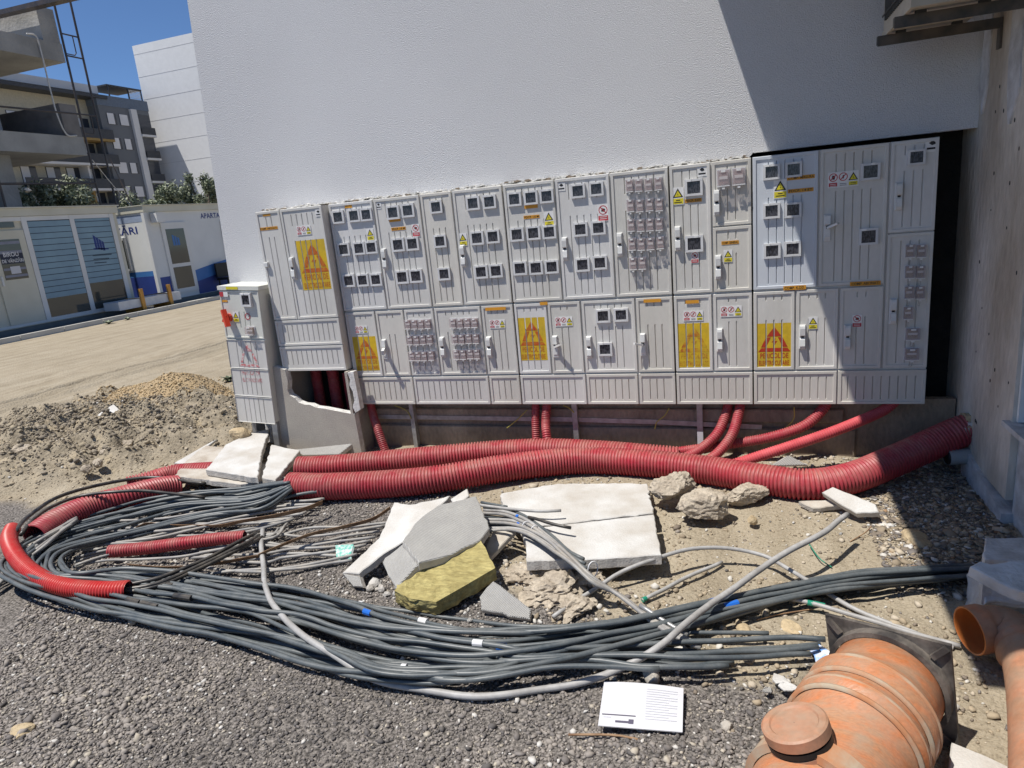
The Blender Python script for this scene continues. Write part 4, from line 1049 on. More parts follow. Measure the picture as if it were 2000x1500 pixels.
# rusty packing straps
def strap(pts, w, label, tilt):
    P, L = curve(PZ(pts), .02); mb = MB(); M_ = len(P)
    T = np.gradient(P, axis=0); T /= np.linalg.norm(T, axis=1)[:, None]
    V = []
    for i in range(M_):
        s = np.cross(T[i], (0, 0, 1)); s /= np.linalg.norm(s); ang = tilt[0] + (tilt[1] - tilt[0]) * i / M_
        wv = math.cos(ang) * s + math.sin(ang) * np.array([0, 0, 1.0]); nv = np.cross(wv, T[i])
        V += [P[i] - wv * w / 2 - nv * .001, P[i] + wv * w / 2 - nv * .001, P[i] + wv * w / 2 + nv * .001, P[i] - wv * w / 2 + nv * .001]
    F = []
    for i in range(M_ - 1):
        for k in range(4): F.append((4 * i + k, 4 * i + (k + 1) % 4, 4 * i + 4 + (k + 1) % 4, 4 * i + 4 + k))
    F += [(0, 1, 2, 3), (4 * M_ - 1, 4 * M_ - 2, 4 * M_ - 3, 4 * M_ - 4)]
    mb.add(V, F); return tag(mb.build('packing_strap', M['strap'], loc=P[0]), label, 'strap', 'rusty straps in the coil')
strap([(155, 1050, .05), (215, 1062, .05), (280, 1024, .07), (330, 1026, .06), (380, 1027, .05), (430, 1027, .06), (474, 1018, .07), (540, 1007, .08), (595, 994, .09), (630, 981, .09)], .030, 'rusty flat strap running up under the front red conduit', (.5, 1.2))
strap([(505, 1084, .06), (540, 1069, .08), (606, 1044, .09), (672, 1029, .09), (727, 1014, .10), (762, 992, .12)], .026, 'brown flat strap curving up to the grey panels', (.9, 1.2))
strap([(250, 1103, .06), (320, 1108, .05), (400, 1104, .05), (505, 1086, .05)], .032, 'rusty flat strap in front of the short straight conduit', (.8, .9))

# ================================================================ BOARDS, WOOL, LUMPS
def board(name, pts, t, label, cat, mats, bev=.004, jag=0.0, sub=0):
    """pts: photo outline of the upper face with heights; thickness t"""
    P = np.array([G(*p) for p in pts])
    if jag:
        Q = []
        for i in range(len(P)):
            a, b = P[i], P[(i + 1) % len(P)]; n = max(1, int(np.linalg.norm(b - a) / .03))
            for k in range(n): Q.append(a + (b - a) * k / n + (rng.normal(0, jag, 3) * (1, 1, .3) if k else 0))
        P = np.array(Q)
    c = P.mean(0); u, s, vt = np.linalg.svd(P - c); nrm = vt[2] if vt[2][2] > 0 else -vt[2]
    P = P - np.outer((P - c) @ nrm, nrm)                # flatten
    ar = sum(np.cross(P[i] - c, P[(i + 1) % len(P)] - c) @ nrm for i in range(len(P)))
    if ar < 0: P = P[::-1]
    bm = bmesh.new(); org = c - nrm * t
    vs = [bm.verts.new(p - org) for p in P]
    f = bm.faces.new(vs); f.material_index = 0
    r = bmesh.ops.extrude_face_region(bm, geom=[f])
    for e in r['geom']:
        if isinstance(e, bmesh.types.BMVert): e.co -= Vector(nrm) * t
    bmesh.ops.recalc_face_normals(bm, faces=bm.faces)
    for fc in bm.faces: fc.material_index = 0 if abs(fc.normal.dot(Vector(nrm))) > .8 else 1
    if bev: bmesh.ops.bevel(bm, geom=[e for e in bm.edges if any(abs(q.normal.dot(Vector(nrm))) > .8 for q in e.link_faces)], offset=bev, segments=1, affect='EDGES')
    if sub:
        bmesh.ops.triangulate(bm, faces=bm.faces); bmesh.ops.subdivide_edges(bm, edges=bm.edges, cuts=sub, use_grid_fill=True)
        for v in bm.verts:
            q = Vector(v.co) + Vector(c)
            v.co += v.normal * (.010 * noise.noise(q * 22) + .006 * noise.noise(q * 60))
    me = bpy.data.meshes.new(name); bm.to_mesh(me); bm.free()
    for m in mats: me.materials.append(m)
    o = bpy.data.objects.new(name, me); COL.objects.link(o); o.location = org
    return tag(o, label, cat)
E1 = [M['eps'], M['eps_side']]; E2 = [M['eps_dirty'], M['eps_side']]; E3 = [M['eps_grey'], M['eps_side']]
board('foam_board', [(979, 965, .10), (1090, 943, .10), (1264, 944, .09), (1276, 1002, .10), (1018, 1030, .12), (985, 1000, .11)], .05, 'rear half of the big cracked white foam board', 'foam board', E1, jag=.004)
board('foam_board', [(1019, 1033, .12), (1277, 1005, .10), (1292, 1083, .11), (1160, 1090, .12), (1029, 1097, .12), (1027, 1058, .12)], .05, 'front half of the big cracked white foam board', 'foam board', E1, jag=.002)
board('foam_board', [(402, 918, .15), (425, 888, .17), (440, 868, .18), (487, 845, .19), (526, 838, .19), (512, 882, .16), (503, 932, .14)], .045, 'white foam board under the yellow stone', 'foam board', E1, jag=.003)
board('foam_board', [(530, 868, .16), (586, 880, .13), (538, 938, .11), (512, 933, .12)], .045, 'white foam board leaning at the mouths of the red conduits', 'foam board', E1, jag=.003)
board('foam_board', [(340, 930, .11), (366, 895, .13), (402, 868, .13), (470, 880, .10), (560, 930, .09), (470, 946, .09)], .04, 'dirty lowest foam board of the left pile', 'foam board', E2, jag=.004)
board('foam_board', [(340, 905, .10), (398, 868, .13), (425, 858, .12), (360, 905, .10)], .02, 'thin white foam strip at the far left of the pile', 'foam board', E1)
board('render_tile', [(559, 850, .10), (687, 864, .12), (664, 890, .05), (590, 886, .05), (554, 865, .07)], .035, 'pale ribbed insulation slab fallen at the plinth foot', 'insulation board', E3)
panel_g = board('insulation_panel', [(786, 1060, .20), (797, 1040, .22), (825, 1006, .24), (855, 985, .25), (930, 970, .24), (956, 1032, .19), (936, 1052, .19), (876, 1085, .17), (818, 1100, .17)], .045, 'grey mesh-coated insulation panel leaning on the rubble, large one', 'insulation board', E3, jag=.003)
board('insulation_panel', [(750, 1088, .14), (786, 1062, .18), (817, 1102, .16), (772, 1148, .10), (748, 1100, .12)], .04, 'grey mesh-coated panel fragment left of the yellow wool', 'insulation board', E3, jag=.003)
board('foam_board', [(769, 980, .17), (800, 985, .18), (850, 978, .20), (880, 972, .21), (800, 1040, .17), (750, 1060, .13), (668, 1119, .05), (702, 1125, .06), (748, 1090, .09), (700, 1112, .06)][:5] + [(742, 1092, .09), (703, 1124, .06), (668, 1118, .06), (740, 1050, .12)], .035, 'white foam board behind the grey mesh-coated panels', 'foam board', E1, jag=.003)
board('foam_board', [(668, 1120, .055), (702, 1126, .06), (708, 1147, .03), (690, 1146, .02)], .03, 'small grey foam offcut on the cables', 'foam board', E3)
board('foam_board', [(880, 975, .22), (912, 953, .25), (916, 968, .24), (890, 990, .22)], .02, 'small white foam tip sticking up behind the grey panel', 'foam board', E1)
board('foam_board', [(964, 1032, .13), (1007, 1037, .12), (954, 1090, .07), (950, 1070, .08)], .03, 'shaded foam wedge right of the grey panel', 'foam board', E2)
board('cement_board', [(962, 1133, .12), (937, 1166, .07), (940, 1192, .04), (1034, 1208, .035), (1037, 1190, .05), (1000, 1162, .08)], .03, 'pale triangular cement board fragment in front of the clods', 'board', E3, jag=.003)
board('mineral_wool', [(776, 1138, .11), (805, 1112, .14), (850, 1096, .15), (938, 1058, .16), (966, 1108, .14), (905, 1145, .11), (851, 1175, .09), (800, 1172, .08), (772, 1160, .08)], .07, 'yellow mineral wool slab in front of the grey panel', 'insulation', [M['wool'], M['wool']], sub=5, bev=0)
board('foam_board', [(1626, 950, .13), (1710, 985, .11), (1716, 1000, .09), (1672, 1002, .07), (1605, 962, .10)], .04, 'white foam block in front of the red conduit at the right', 'foam board', E1, jag=.002)
board('plaster_slab', [(1560, 978, .05), (1632, 975, .06), (1645, 986, .05), (1588, 992, .04)], .03, 'dusty plaster slab left of the white foam block', 'board', E2, jag=.003)
board('cement_board', [(1502, 910, .10), (1540, 888, .14), (1578, 908, .09)], .02, 'pale plaster shard on the sand behind the red conduit', 'board', E3)
board('paving_block', [(1924, 1050, .30), (2010, 1050, .30), (2030, 1096, .30), (1924, 1092, .30)], .18, 'white concrete block standing behind the slanted one by the right wall', 'block', [M['pillar_light'], M['pillar_light']], jag=.006)
board('paving_block', [(1926, 1090, .25), (2040, 1090, .25), (2040, 1180, .14), (1926, 1178, .14)], .20, 'lowest white concrete block above the dark orange pipe', 'block', [M['pillar_light'], M['pillar_light']], jag=.006)
board('paving_block', [(1895, 1105, .33), (1915, 1094, .34), (2020, 1092, .34), (2030, 1158, .30), (1990, 1158, .29), (1930, 1128, .31)], .05, 'pointed white slab lying on the concrete blocks', 'block', [M['pillar_light'], M['pillar_light']], jag=.007)
board('foam_board', [(1858, 1448, .05), (1925, 1475, .05), (2010, 1515, .05), (1990, 1560, .05), (1850, 1520, .05)], .02, 'white board corner beside the orange fitting at the bottom edge', 'foam board', E1)

def lump(name, px, py, z, size, label, cat, m, seed, sub=3, planes=11, rough=.06):
    r_ = np.random.default_rng(seed); n = r_.normal(size=(planes, 3)); n /= np.linalg.norm(n, axis=1)[:, None]; d = r_.uniform(.62, 1.0, planes)
    bm = bmesh.new(); bmesh.ops.create_icosphere(bm, subdivisions=sub, radius=1)
    for v in bm.verts:
        q = np.array(v.co); q /= np.linalg.norm(q); k = n @ q
        rr = min([1.05] + [d[i] / k[i] for i in range(planes) if k[i] > .05])
        w = Vector(q * rr); w *= 1 + rough * noise.noise(Vector(q * 4) + Vector((seed, 0, 0))) + rough * .8 * noise.noise(Vector(q * 11) + Vector((seed, 3, 0)))
        v.co = (w.x * size[0], w.y * size[1], w.z * size[2])
    me = bpy.data.meshes.new(name); bm.to_mesh(me); bm.free(); me.materials.append(m)
    o = bpy.data.objects.new(name, me); COL.objects.link(o); o.location = G(px, py, z); o.rotation_euler = (0, 0, r_.uniform(0, 6.28))
    return tag(o, label, cat)
lump('concrete_lump', 1314, 948, .12, (.12, .09, .075), 'broken concrete lump propped against the red conduit, left of three', 'rubble', M['rock'], 2, 4, 14, .12)
lump('concrete_lump', 1378, 990, .07, (.13, .10, .085), 'largest broken concrete lump, nearest of the three by the conduit', 'rubble', M['rock'], 5, 4, 14, .12)
lump('concrete_lump', 1458, 965, .06, (.12, .07, .055), 'flat broken concrete lump, right of the three by the conduit', 'rubble', M['rock'], 8, 4, 14, .12)
lump('concrete_lump', 1340, 965, .06, (.07, .05, .05), 'small lump wedged between the three concrete lumps', 'rubble', M['rock'], 9, 3, 12, .12)
lump('stone', 468, 848, .20, (.085, .06, .055), 'yellow stone lying on the white foam boards', 'stone', M['rock_y'], 12, 3, 9)
lump('clay_clod', 1080, 1150, .03, (.14, .12, .06), 'crumbly clay clod in front of the big foam board', 'clod', M['rock'], 21, 4, 20, .3)
lump('clay_clod', 1030, 1125, .02, (.10, .10, .05), 'small clay clod beside the cement board fragment', 'clod', M['rock'], 22, 4, 20, .3)
lump('clay_clod', 1140, 1130, .02, (.10, .08, .045), 'clay clod under the edge of the big foam board', 'clod', M['rock'], 23, 4, 20, .3)
lump('clay_clod', 1125, 1185, .02, (.09, .07, .04), 'clay clod beside the slate cables', 'clod', M['rock'], 24, 4, 20, .3)
lump('stone', 1272, 1318, .03, (.036, .026, .034), 'greenish grey stone standing behind the paper sheet', 'stone', M['plinth2'], 31, 3, 8)
lump('stone', 42, 1430, .015, (.055, .035, .022), 'flat yellowish stone in the gravel at the left edge', 'stone', M['rock_y'], 32, 3, 8)
lump('stone', 264, 1210, .02, (.032, .022, .018), 'pale stone at the foot of the loop near the bent conduit', 'stone', M['rock'], 33, 3, 8)
lump('stone', 1545, 1225, .008, (.05, .035, .012), 'flat beige stone on the sand behind the gravel', 'stone', M['rock_y'], 34, 3, 8)
lump('stone', 1452, 1228, .012, (.032, .025, .016), 'yellow stone on the sand among the pebbles', 'stone', M['rock_y'], 35, 3, 8)
lump('stone', 1790, 1055, .02, (.09, .06, .03), 'flat pale stone at the edge of the big shadow', 'stone', M['rock_y'], 36, 3, 8)
lump('stone', 1470, 1015, .03, (.028, .024, .024), 'small brown stone on the sand right of the lumps', 'stone', M['rock_y'], 37, 3, 8)
lump('stone', 1420, 1418, .012, (.02, .018, .014), 'small grey stone right of the paper sheet', 'stone', M['plinth2'], 38, 3, 8)
for i, (px, py, s) in enumerate(((248, 868, .075), (170, 915, .05), (150, 905, .055), (190, 905, .05), (90, 830, .07), (290, 772, .08), (250, 765, .07), (205, 885, .05), (40, 880, .09), (120, 850, .06), (300, 880, .06))):
    o = lump('clay_clod', px, py, .10 if px < 260 else .06, (s, s * .8, s * .65), ['block of earth left of the foam boards', 'clod on the dug soil at the left'][min(i, 1)], 'clod', M['rock'], 60 + i, 3, 10, .15)
    if i: o['group'] = 'clods on the dug soil'
# foam crumbs and litter
for i, (px, py, s) in enumerate(((731, 1140, .03), (745, 1150, .022), (722, 1150, .02), (755, 1160, .018))):
    o = lump('foam_crumb', px, py, .02, (s, s * .8, s * .8), 'white foam crumb left of the yellow wool', 'foam', M['eps'], 80 + i, 2, 9, .3); o['group'] = 'foam crumbs by the wool'
mb = MB(); q = [G(655, 1065, .05), G(690, 1063, .06), G(684, 1085, .035), G(657, 1088, .03)]
mb.prism(q, (0.01, -.008, -.012), 0); tag(mb.build('crushed_packet', mat('green_check', (0.10, 0.42, 0.33), .5, (0.55, 0.60, 0.58), 60, .9), loc=q[0]), 'crushed green and white checked packet on the gravel', 'litter')
mb = MB(); q = [G(1600, 1258, .03), G(1625, 1275, .05), G(1618, 1300, .03), G(1600, 1320, .01), G(1590, 1280, .03), G(1578, 1268, .02)]
mb.prism(q, (0.004, -.004, -.003)); tag(mb.build('plastic_bag_scrap', mat('blue_plastic', (0.05, 0.25, 0.65), .35, (0.75, 0.76, 0.78), 25, .9), loc=q[0]), 'torn blue and white plastic scrap beside the orange fitting', 'litter')
mb = MB(); q = [G(205, 798, .16), G(222, 790, .20), G(236, 803, .17), (G(240, 806, .15)), G(222, 806, .17), G(186, 815, .14)]
mb.prism(q, (0.01, -.01, -.01)); tag(mb.build('white_bag', M['eps'], loc=q[0]), 'crumpled white bag on the dug soil', 'litter')
for i, (px, py, s) in enumerate(((1522, 1330, .03), (1540, 1345, .035), (1500, 1350, .02))):
    mb = MB(); c = G(px, py, .02); n = 6
    pts = [c + np.array([s * (0.6 + .5 * random.random()) * math.cos(a), s * (.5 + .5 * random.random()) * math.sin(a), .012 * random.random()]) for a in np.linspace(0, 6.28, n + 1)[:-1]]
    mb.prism(pts, (0, 0, -.004)); tag(mb.build('paper_scrap', M['eps'] if i < 2 else M['eps_grey'], loc=c), ['white scrap left of the orange fitting, upper one', 'pale torn card left of the orange fitting', 'small grey scrap left of the torn card'][i], 'litter')

# folded leaflet
q = [G(1180, 1331, .030), G(1335, 1344, .030), G(1333, 1430, .030), G(1168, 1417, .030)]
lf = thing('leaflet', 'white printed leaflet lying open on the gravel', 'paper', (q[0] + q[2]) / 2 * np.array([1, 1, 0]))
def Q(u, v, dz=0.0):
    a = q[0] + (q[1] - q[0]) * u; b = q[3] + (q[2] - q[3]) * u
    return a + (b - a) * v + np.array([0, 0, dz + .006 * math.sin(math.pi * u) * (1 - v)])
mb = MB()
for i in range(12):
    for j in range(6):
        u0, u1, v0, v1 = i / 12, (i + 1) / 12, j / 6, (j + 1) / 6
        mb.face([Q(u0, v0), Q(u0, v1), Q(u1, v1), Q(u1, v0)])
mb.build('sheet', M['paper'], lf)
mb = MB()
for i in range(12):
    for j in range(6):
        u0, u1, v0, v1 = i / 12, (i + 1) / 12, j / 6, (j + 1) / 6
        mb.face([Q(u0, v0, -.0025), Q(u0, v1, -.0025), Q(u1, v1, -.0025), Q(u1, v0, -.0025)])
mb.build('back_sheet', M['paper'], lf)
mb = MB()
def strip(u0, u1, v0, v1, m):
    n = 6
    for i in range(n):
        a = u0 + (u1 - u0) * i / n; b = u0 + (u1 - u0) * (i + 1) / n
        mb.face([Q(a, v0, .0015), Q(a, v1, .0015), Q(b, v1, .0015), Q(b, v0, .0015)], m)
for k in range(13): strip(.55, .93 - .1 * (k % 3 == 2), .12 + .055 * k, .135 + .055 * k, 1)
strip(.05, .14, .80, .815, 0)
o = mb.build('printed_text', M['ink_l'], lf); tag(o, kind='stuff'); mb = MB()
strip(.03, .44, .745, .765, 0); mb.build('printed_rule', M['ink'], lf); mb = MB(); strip(.20, .36, .87, .91, 0); strip(.36, .42, .83, .92, 0)
mb.build('logo_mark', M['ink'], lf)

# ================================================================ ORANGE DRAIN FITTINGS
def lathe(mb, a, b, prof, n=40, m=0, flip=False):
    """prof: list of (t along a-b in metres, radius)"""
    a = np.array(a, float); b = np.array(b, float); d = (b - a) / np.linalg.norm(b - a)
    u = np.array([0, 0, 1.0]) - d * d[2]; u /= np.linalg.norm(u); w = np.cross(d, u)
    ang = np.arange(n) * 2 * math.pi / n
    V = []
    for t, r in prof: V += [a + d * t + r * (math.cos(q) * u + math.sin(q) * w) for q in ang]
    F = [(i * n + k, i * n + (k + 1) % n, (i + 1) * n + (k + 1) % n, (i + 1) * n + k) for i in range(len(prof) - 1) for k in range(n)]
    mb.add(V, F, m); return mb
c0 = G(1738, 1325, .165); c1 = G(1585, 1585, .135)
dv = (c1 - c0) / np.linalg.norm(c1 - c0)
fit = thing('drain_fitting', 'large dusty orange drain fitting with a black square flange, lying at the bottom right', 'pipe fitting', (c0[0], c0[1], 0))
R0 = .150
mb = MB(); lathe(mb, c0, c1, [(-.02, R0 - .012), (-.02, R0), (.10, R0), (.125, R0 + .006), (.15, R0 + .020), (.17, R0 + .024), (.20, R0 + .024), (.215, R0 + .016), (.245, R0 + .016), (.255, R0 + .026), (.285, R0 + .026),
                          (.295, R0 + .016), (.33, R0 + .014), (.345, R0 + .004), (.50, R0 + .002), (.75, R0)], 56)
mb.build('pipe_body', M['orange'], fit, smooth=True)
mb = MB()
for t in (.165, .228, .268, .312): lathe(mb, c0, c1, [(t - .006, R0 + .018), (t - .004, R0 + .0275), (t + .004, R0 + .0275), (t + .006, R0 + .018)], 56)
mb.build('ridge', M['rib_dust'], fit, smooth=True)
# square flange: plate with round hole, ring collar and corner ribs
u = np.array([0, 0, 1.0]) - dv * dv[2]; u /= np.linalg.norm(u); w = np.cross(dv, u); th = math.radians(6)
u, w = u * math.cos(th) + w * math.sin(th), w * math.cos(th) - u * math.sin(th)
mb = MB(); S = .168; n = 48
sq = []
for k in range(n):
    a = 2 * math.pi * k / n; c_, s_ = math.cos(a), math.sin(a); q = S / max(abs(c_), abs(s_)); sq.append((q * c_, q * s_, c_, s_))
def FP(x, y, t): return c0 + u * x + w * y + dv * t
base = len(mb.v)
for (X, Y, c_, s_) in sq:
    mb.v += [tuple(FP(X, Y, -.006)), tuple(FP(X, Y, .006)), tuple(FP(c_ * (R0 + .003), s_ * (R0 + .003), .006)), tuple(FP(c_ * (R0 + .003), s_ * (R0 + .003), -.006))]
for k in range(n):
    j = (k + 1) % n
    for e in range(4): mb.f.append((base + 4 * k + e, base + 4 * j + e, base + 4 * j + (e + 1) % 4, base + 4 * k + (e + 1) % 4)); mb.m.append(0)
mb.build('flange_plate', M['flange'], fit)
mb = MB(); lathe(mb, FP(0, 0, .006), FP(0, 0, .1), [(0, R0 + .016), (.028, R0 + .016), (.030, R0 + .002), (.0, R0 + .002)], 48); mb.build('collar', M['flange'], fit, smooth=False)
for sx, sy in ((1, 1), (1, -1), (-1, 1), (-1, -1)):
    mb = MB(); mb.bar(FP(sx * .123, sy * .123, .016), FP(sx * .160, sy * .160, .010), .010, .016); mb.build('rib', M['flange'], fit)
# capped branch rising to the left
b1 = G(1550, 1408, .335); b0 = b1 + np.array([.085, -.02, -.27])
bd = (b1 - b0) / np.linalg.norm(b1 - b0); Lb = np.linalg.norm(b1 - b0)
mb = MB(); lathe(mb, b0, b1, [(0.03, .076), (Lb - .115, .070), (Lb - .11, .077), (Lb - .055, .077), (Lb - .053, .066)], 40); mb.build('branch', M['orange_d'], fit, smooth=False)
mb = MB(); lathe(mb, b0, b1, [(Lb - .034, .050), (Lb - .034, .064), (Lb - .030, .064), (Lb - .030, .080), (Lb - .004, .080), (Lb, .075), (Lb, .060), (Lb - .004, .056), (Lb - .004, .001)], 40); mb.build('cap', M['orange_d'], fit)
mb = MB(); lathe(mb, b0, b1, [(Lb - .052, .066), (Lb - .050, .078), (Lb - .0365, .078), (Lb - .0345, .066)], 40); mb.build('rubber_seal', M['black'], fit)
mb = MB(); lathe(mb, c0 + dv * .50, c1, [(0, R0 + .004), (0, R0 + .022), (.06, R0 + .024), (.065, R0 + .004)], 48); mb.build('socket_rim', M['rib_dust'], fit)
# elbow at the right edge with an open mouth
pth = PZ([(1893, 1232, .115), (1935, 1226, .12), (1975, 1236, .12), (2004, 1278, .115), (2022, 1350, .11), (2035, 1480, .11), (2040, 1640, .11)])
el = thing('drain_elbow', 'dark orange drain elbow with an open mouth at the right edge', 'pipe fitting', (pth[0][0], pth[0][1], 0))
P, L_ = curve(pth, .012); k = len(P); rr = np.full(k, .072); s_ = np.linspace(0, L_, k)
rr[:5] = .079
for t in (.17, .20, .24): rr += .010 * np.exp(-((s_ - t) / .008) ** 2)
v, f = sweep(P, rr, 32, False); mb = MB(); mb.add(v.tolist(), f); mb.build('pipe_body', M['orange_d'], el, smooth=True)
v, f = sweep(P, rr - .006, 32, False); mb = MB(); mb.add(v.tolist(), f); mb.build('pipe_bore', M['orange_in'], el, smooth=True)
mb = MB(); T = (P[1] - P[0]) / np.linalg.norm(P[1] - P[0]); lathe(mb, P[0], P[0] + T, [(0, .073), (-.002, .076), (0, .079)], 32); mb.build('mouth_rim', M['orange_in'], el)

# galvanised / plastic pipe stub among the leads
o = tube_obj('metal_tube', PZ([(1250, 1182, .09), (1300, 1215, .07), (1345, 1242, .05)]), .009, M['galv'], n=10); tag(o, 'thin bare metal tube pointing down right over the slate cables', 'tube')
o = tube_obj('steel_rod', PZ([(1110, 1435, .008), (1200, 1436, .008), (1258, 1447, .008)]), .004, M['strap'], n=6); tag(o, 'thin rusty rod lying on the gravel below the leaflet', 'rod')
# black cable curling at the foot of the small cabinet
o = tube_obj('cable', PZ([(470, 812, .05), (445, 822, .07), (428, 838, .05), (421, 858, .02)]), .011, M['cable_b'], n=8); tag(o, 'black cable bending out behind the yellow stone at the small cabinet', 'cable')
# twig, thread and bit of wire on the sand
for i, (pp, lab) in enumerate(((((1478, 1210, .01), (1520, 1200, .012), (1570, 1192, .015), (1590, 1189, .02)), 'thin dark wire bent on the sand behind the flange'),
                               (((1660, 1058, .01), (1690, 1040, .02), (1702, 1028, .03)), 'short twig on the sand near the foam block'),
                               (((1580, 1062, .02), (1600, 1090, .02), (1625, 1108, .01)), 'thin blue-green thread on the sand'))):
    o = tube_obj('wire_bit', PZ(pp), .0028, [M['strap'], M['strap'], M['grn_tape']][i], n=5, step=.01); tag(o, lab, 'wire')

# ================================================================ LOOSE STONES
t_ = (1 + 5 ** .5) / 2
ICO_V = np.array([(-1, t_, 0), (1, t_, 0), (-1, -t_, 0), (1, -t_, 0), (0, -1, t_), (0, 1, t_), (0, -1, -t_), (0, 1, -t_), (t_, 0, -1), (t_, 0, 1), (-t_, 0, -1), (-t_, 0, 1)], float) / math.hypot(1, t_)
ICO_F = np.array([(0, 11, 5), (0, 5, 1), (0, 1, 7), (0, 7, 10), (0, 10, 11), (1, 5, 9), (5, 11, 4), (11, 10, 2), (10, 7, 6), (7, 1, 8), (3, 9, 4), (3, 4, 2), (3, 2, 6), (3, 6, 8), (3, 8, 9), (4, 9, 5), (2, 4, 11), (6, 2, 10), (8, 6, 7), (9, 8, 1)])
def scatter(name, x, y, z, size, mats, midx, label, cat, flat=(.45, .85)):
    n = len(x)
    s = size[:, None] * np.stack([rng.uniform(.75, 1.35, n), rng.uniform(.6, 1.0, n), rng.uniform(flat[0], flat[1], n)], 1)
    V = ICO_V[None] * rng.uniform(.52, 1.25, (n, 12, 1)) * s[:, None, :]
    a = rng.uniform(0, 6.28, n); tl = rng.normal(0, .35, n)
    ca, sa, ct, st_ = np.cos(a), np.sin(a), np.cos(tl), np.sin(tl)
    X, Y, Z = V[..., 0], V[..., 1], V[..., 2]
    Y, Z = Y * ct[:, None] - Z * st_[:, None], Y * st_[:, None] + Z * ct[:, None]
    X, Y = X * ca[:, None] - Y * sa[:, None], X * sa[:, None] + Y * ca[:, None]
    V = np.stack([X + x[:, None], Y + y[:, None], Z + z[:, None]], -1).reshape(-1, 3)
    F = (ICO_F[None] + (np.arange(n) * 12)[:, None, None]).reshape(-1)
    me = bpy.data.meshes.new(name)
    me.vertices.add(len(V)); me.vertices.foreach_set('co', V.reshape(-1).astype(np.float32))
    me.loops.add(len(F)); me.loops.foreach_set('vertex_index', F.astype(np.int32))
    k = len(F) // 3
    me.polygons.add(k); me.polygons.foreach_set('loop_start', np.arange(0, len(F), 3, dtype=np.int32)); me.polygons.foreach_set('loop_total', np.full(k, 3, np.int32))
    for m in mats: me.materials.append(m)
    me.polygons.foreach_set('material_index', np.repeat(midx, 20).astype(np.int32))
    me.update(calc_edges=True)
    o = bpy.data.objects.new(name, me); COL.objects.link(o)
    return tag(o, label, cat, kind='stuff')
PEB = [mat('pebble_%d' % i, c, .85, tuple(q * .75 for q in c), 60, .6) for i, c in enumerate(((.185, .165, .15), (.24, .215, .195), (.13, .118, .11), (.32, .285, .25), (.46, .41, .33), (.60, .575, .53)))]
n = 120000
x = rng.uniform(-3.9, 1.35, n); y = 1.0 + 2.7 * rng.random(n) ** 1.25
keep = (rng.random(n) < gravel_mask(x, y) * 1.0 + .01) & (y > 1.0 - .0 * x) & (np.abs(x) < .85 * y + 1.6)
x, y = x[keep], y[keep]; sz = np.clip(rng.lognormal(math.log(.0053), .38, len(x)), .0028, .018)
pk = rng.choice(6, len(x), p=[.29, .25, .19, .17, .065, .035]); pt = vn(x * 1.4 + 40, y * 1.4) + .5 * vn(x * 4, y * 4 + 30)
pk = np.where((pt > .16) & (pk < 3) & (rng.random(len(x)) < .45), 3, pk); pk = np.where((pt < -.18) & (rng.random(len(x)) < .5), 2, pk); sz = sz * (1 + .5 * pt)
scatter('gravel', x, y, hz(x, y) + sz * .25, sz, PEB, pk, 'dark grey gravel covering the foreground', 'gravel')
n = 60000
x = rng.uniform(-7.2, 1.2, n); y = rng.uniform(1.8, 6.2, n)
dens = (1 - gravel_mask(x, y)) * (.35 + .65 * (vn(x * 3, y * 3) + .5)); inw = (y > YW - .02) & (x > -3.74)
keep = (rng.random(n) < dens) & ~inw; x, y = x[keep], y[keep]
sz = np.clip(rng.lognormal(math.log(.0042), .62, len(x)), .002, .032)
SP = [mat('sand_stone_%d' % i, c, .9, tuple(q * .8 for q in c), 40, .6) for i, c in enumerate(((.40, .325, .225), (.30, .245, .175), (.50, .43, .33), (.22, .18, .14), (.62, .59, .53)))]
scatter('loose_pebbles', x, y, hz(x, y) + sz * .2, sz, SP, rng.choice(5, len(x), p=[.34, .26, .22, .12, .06]), 'loose pebbles strewn over the bare sand', 'pebbles')
n = 11000                                                   # darker rubble litter in the shaded corner
x = rng.uniform(.55, 1.12, n); y = rng.uniform(2.7, 4.15, n); sz = np.clip(rng.lognormal(math.log(.0058), .6, n), .0025, .03)
scatter('rubble_litter', x, y, hz(x, y) + sz * .3, sz, SP + [M['eps'], M['strap'], PEB[0]], rng.choice(8, n, p=[.16, .2, .12, .2, .06, .04, .02, .2]), 'small rubble and litter in the shaded corner by the pillar', 'rubble', flat=(.12, .5))
x = rng.uniform(-.9, .72, 700); y = rng.normal(2.25, .2, 700) + .1 * (x < 0); sz = np.clip(rng.lognormal(math.log(.009), .5, 700), .004, .028)
scatter('stone_litter', x, y, hz(x, y) + sz * .3, sz, SP, rng.choice(5, 700, p=[.3, .2, .25, .1, .15]), 'beige stones between the loop cables and the sand', 'pebbles')
c = [G(*q) for q in ((1000, 1090), (720, 1140), (1130, 960), (560, 930), (1560, 905), (1690, 1000), (880, 1190), (1000, 1130))]
k = rng.integers(len(c), size=2200); x = np.array([c[i][0] for i in k]) + rng.normal(0, .22, 2200); y = np.array([c[i][1] for i in k]) + rng.normal(0, .13, 2200)
sz = np.clip(rng.lognormal(math.log(.0042), .65, 2200), .002, .018)
scatter('plaster_crumbs', x, y, hz(x, y) + sz * .4, sz, [M['eps'], M['eps_dirty'], M['eps_grey']], rng.choice(3, 2200, p=[.45, .35, .2]), 'pale plaster and foam crumbs strewn round the broken boards', 'crumbs')
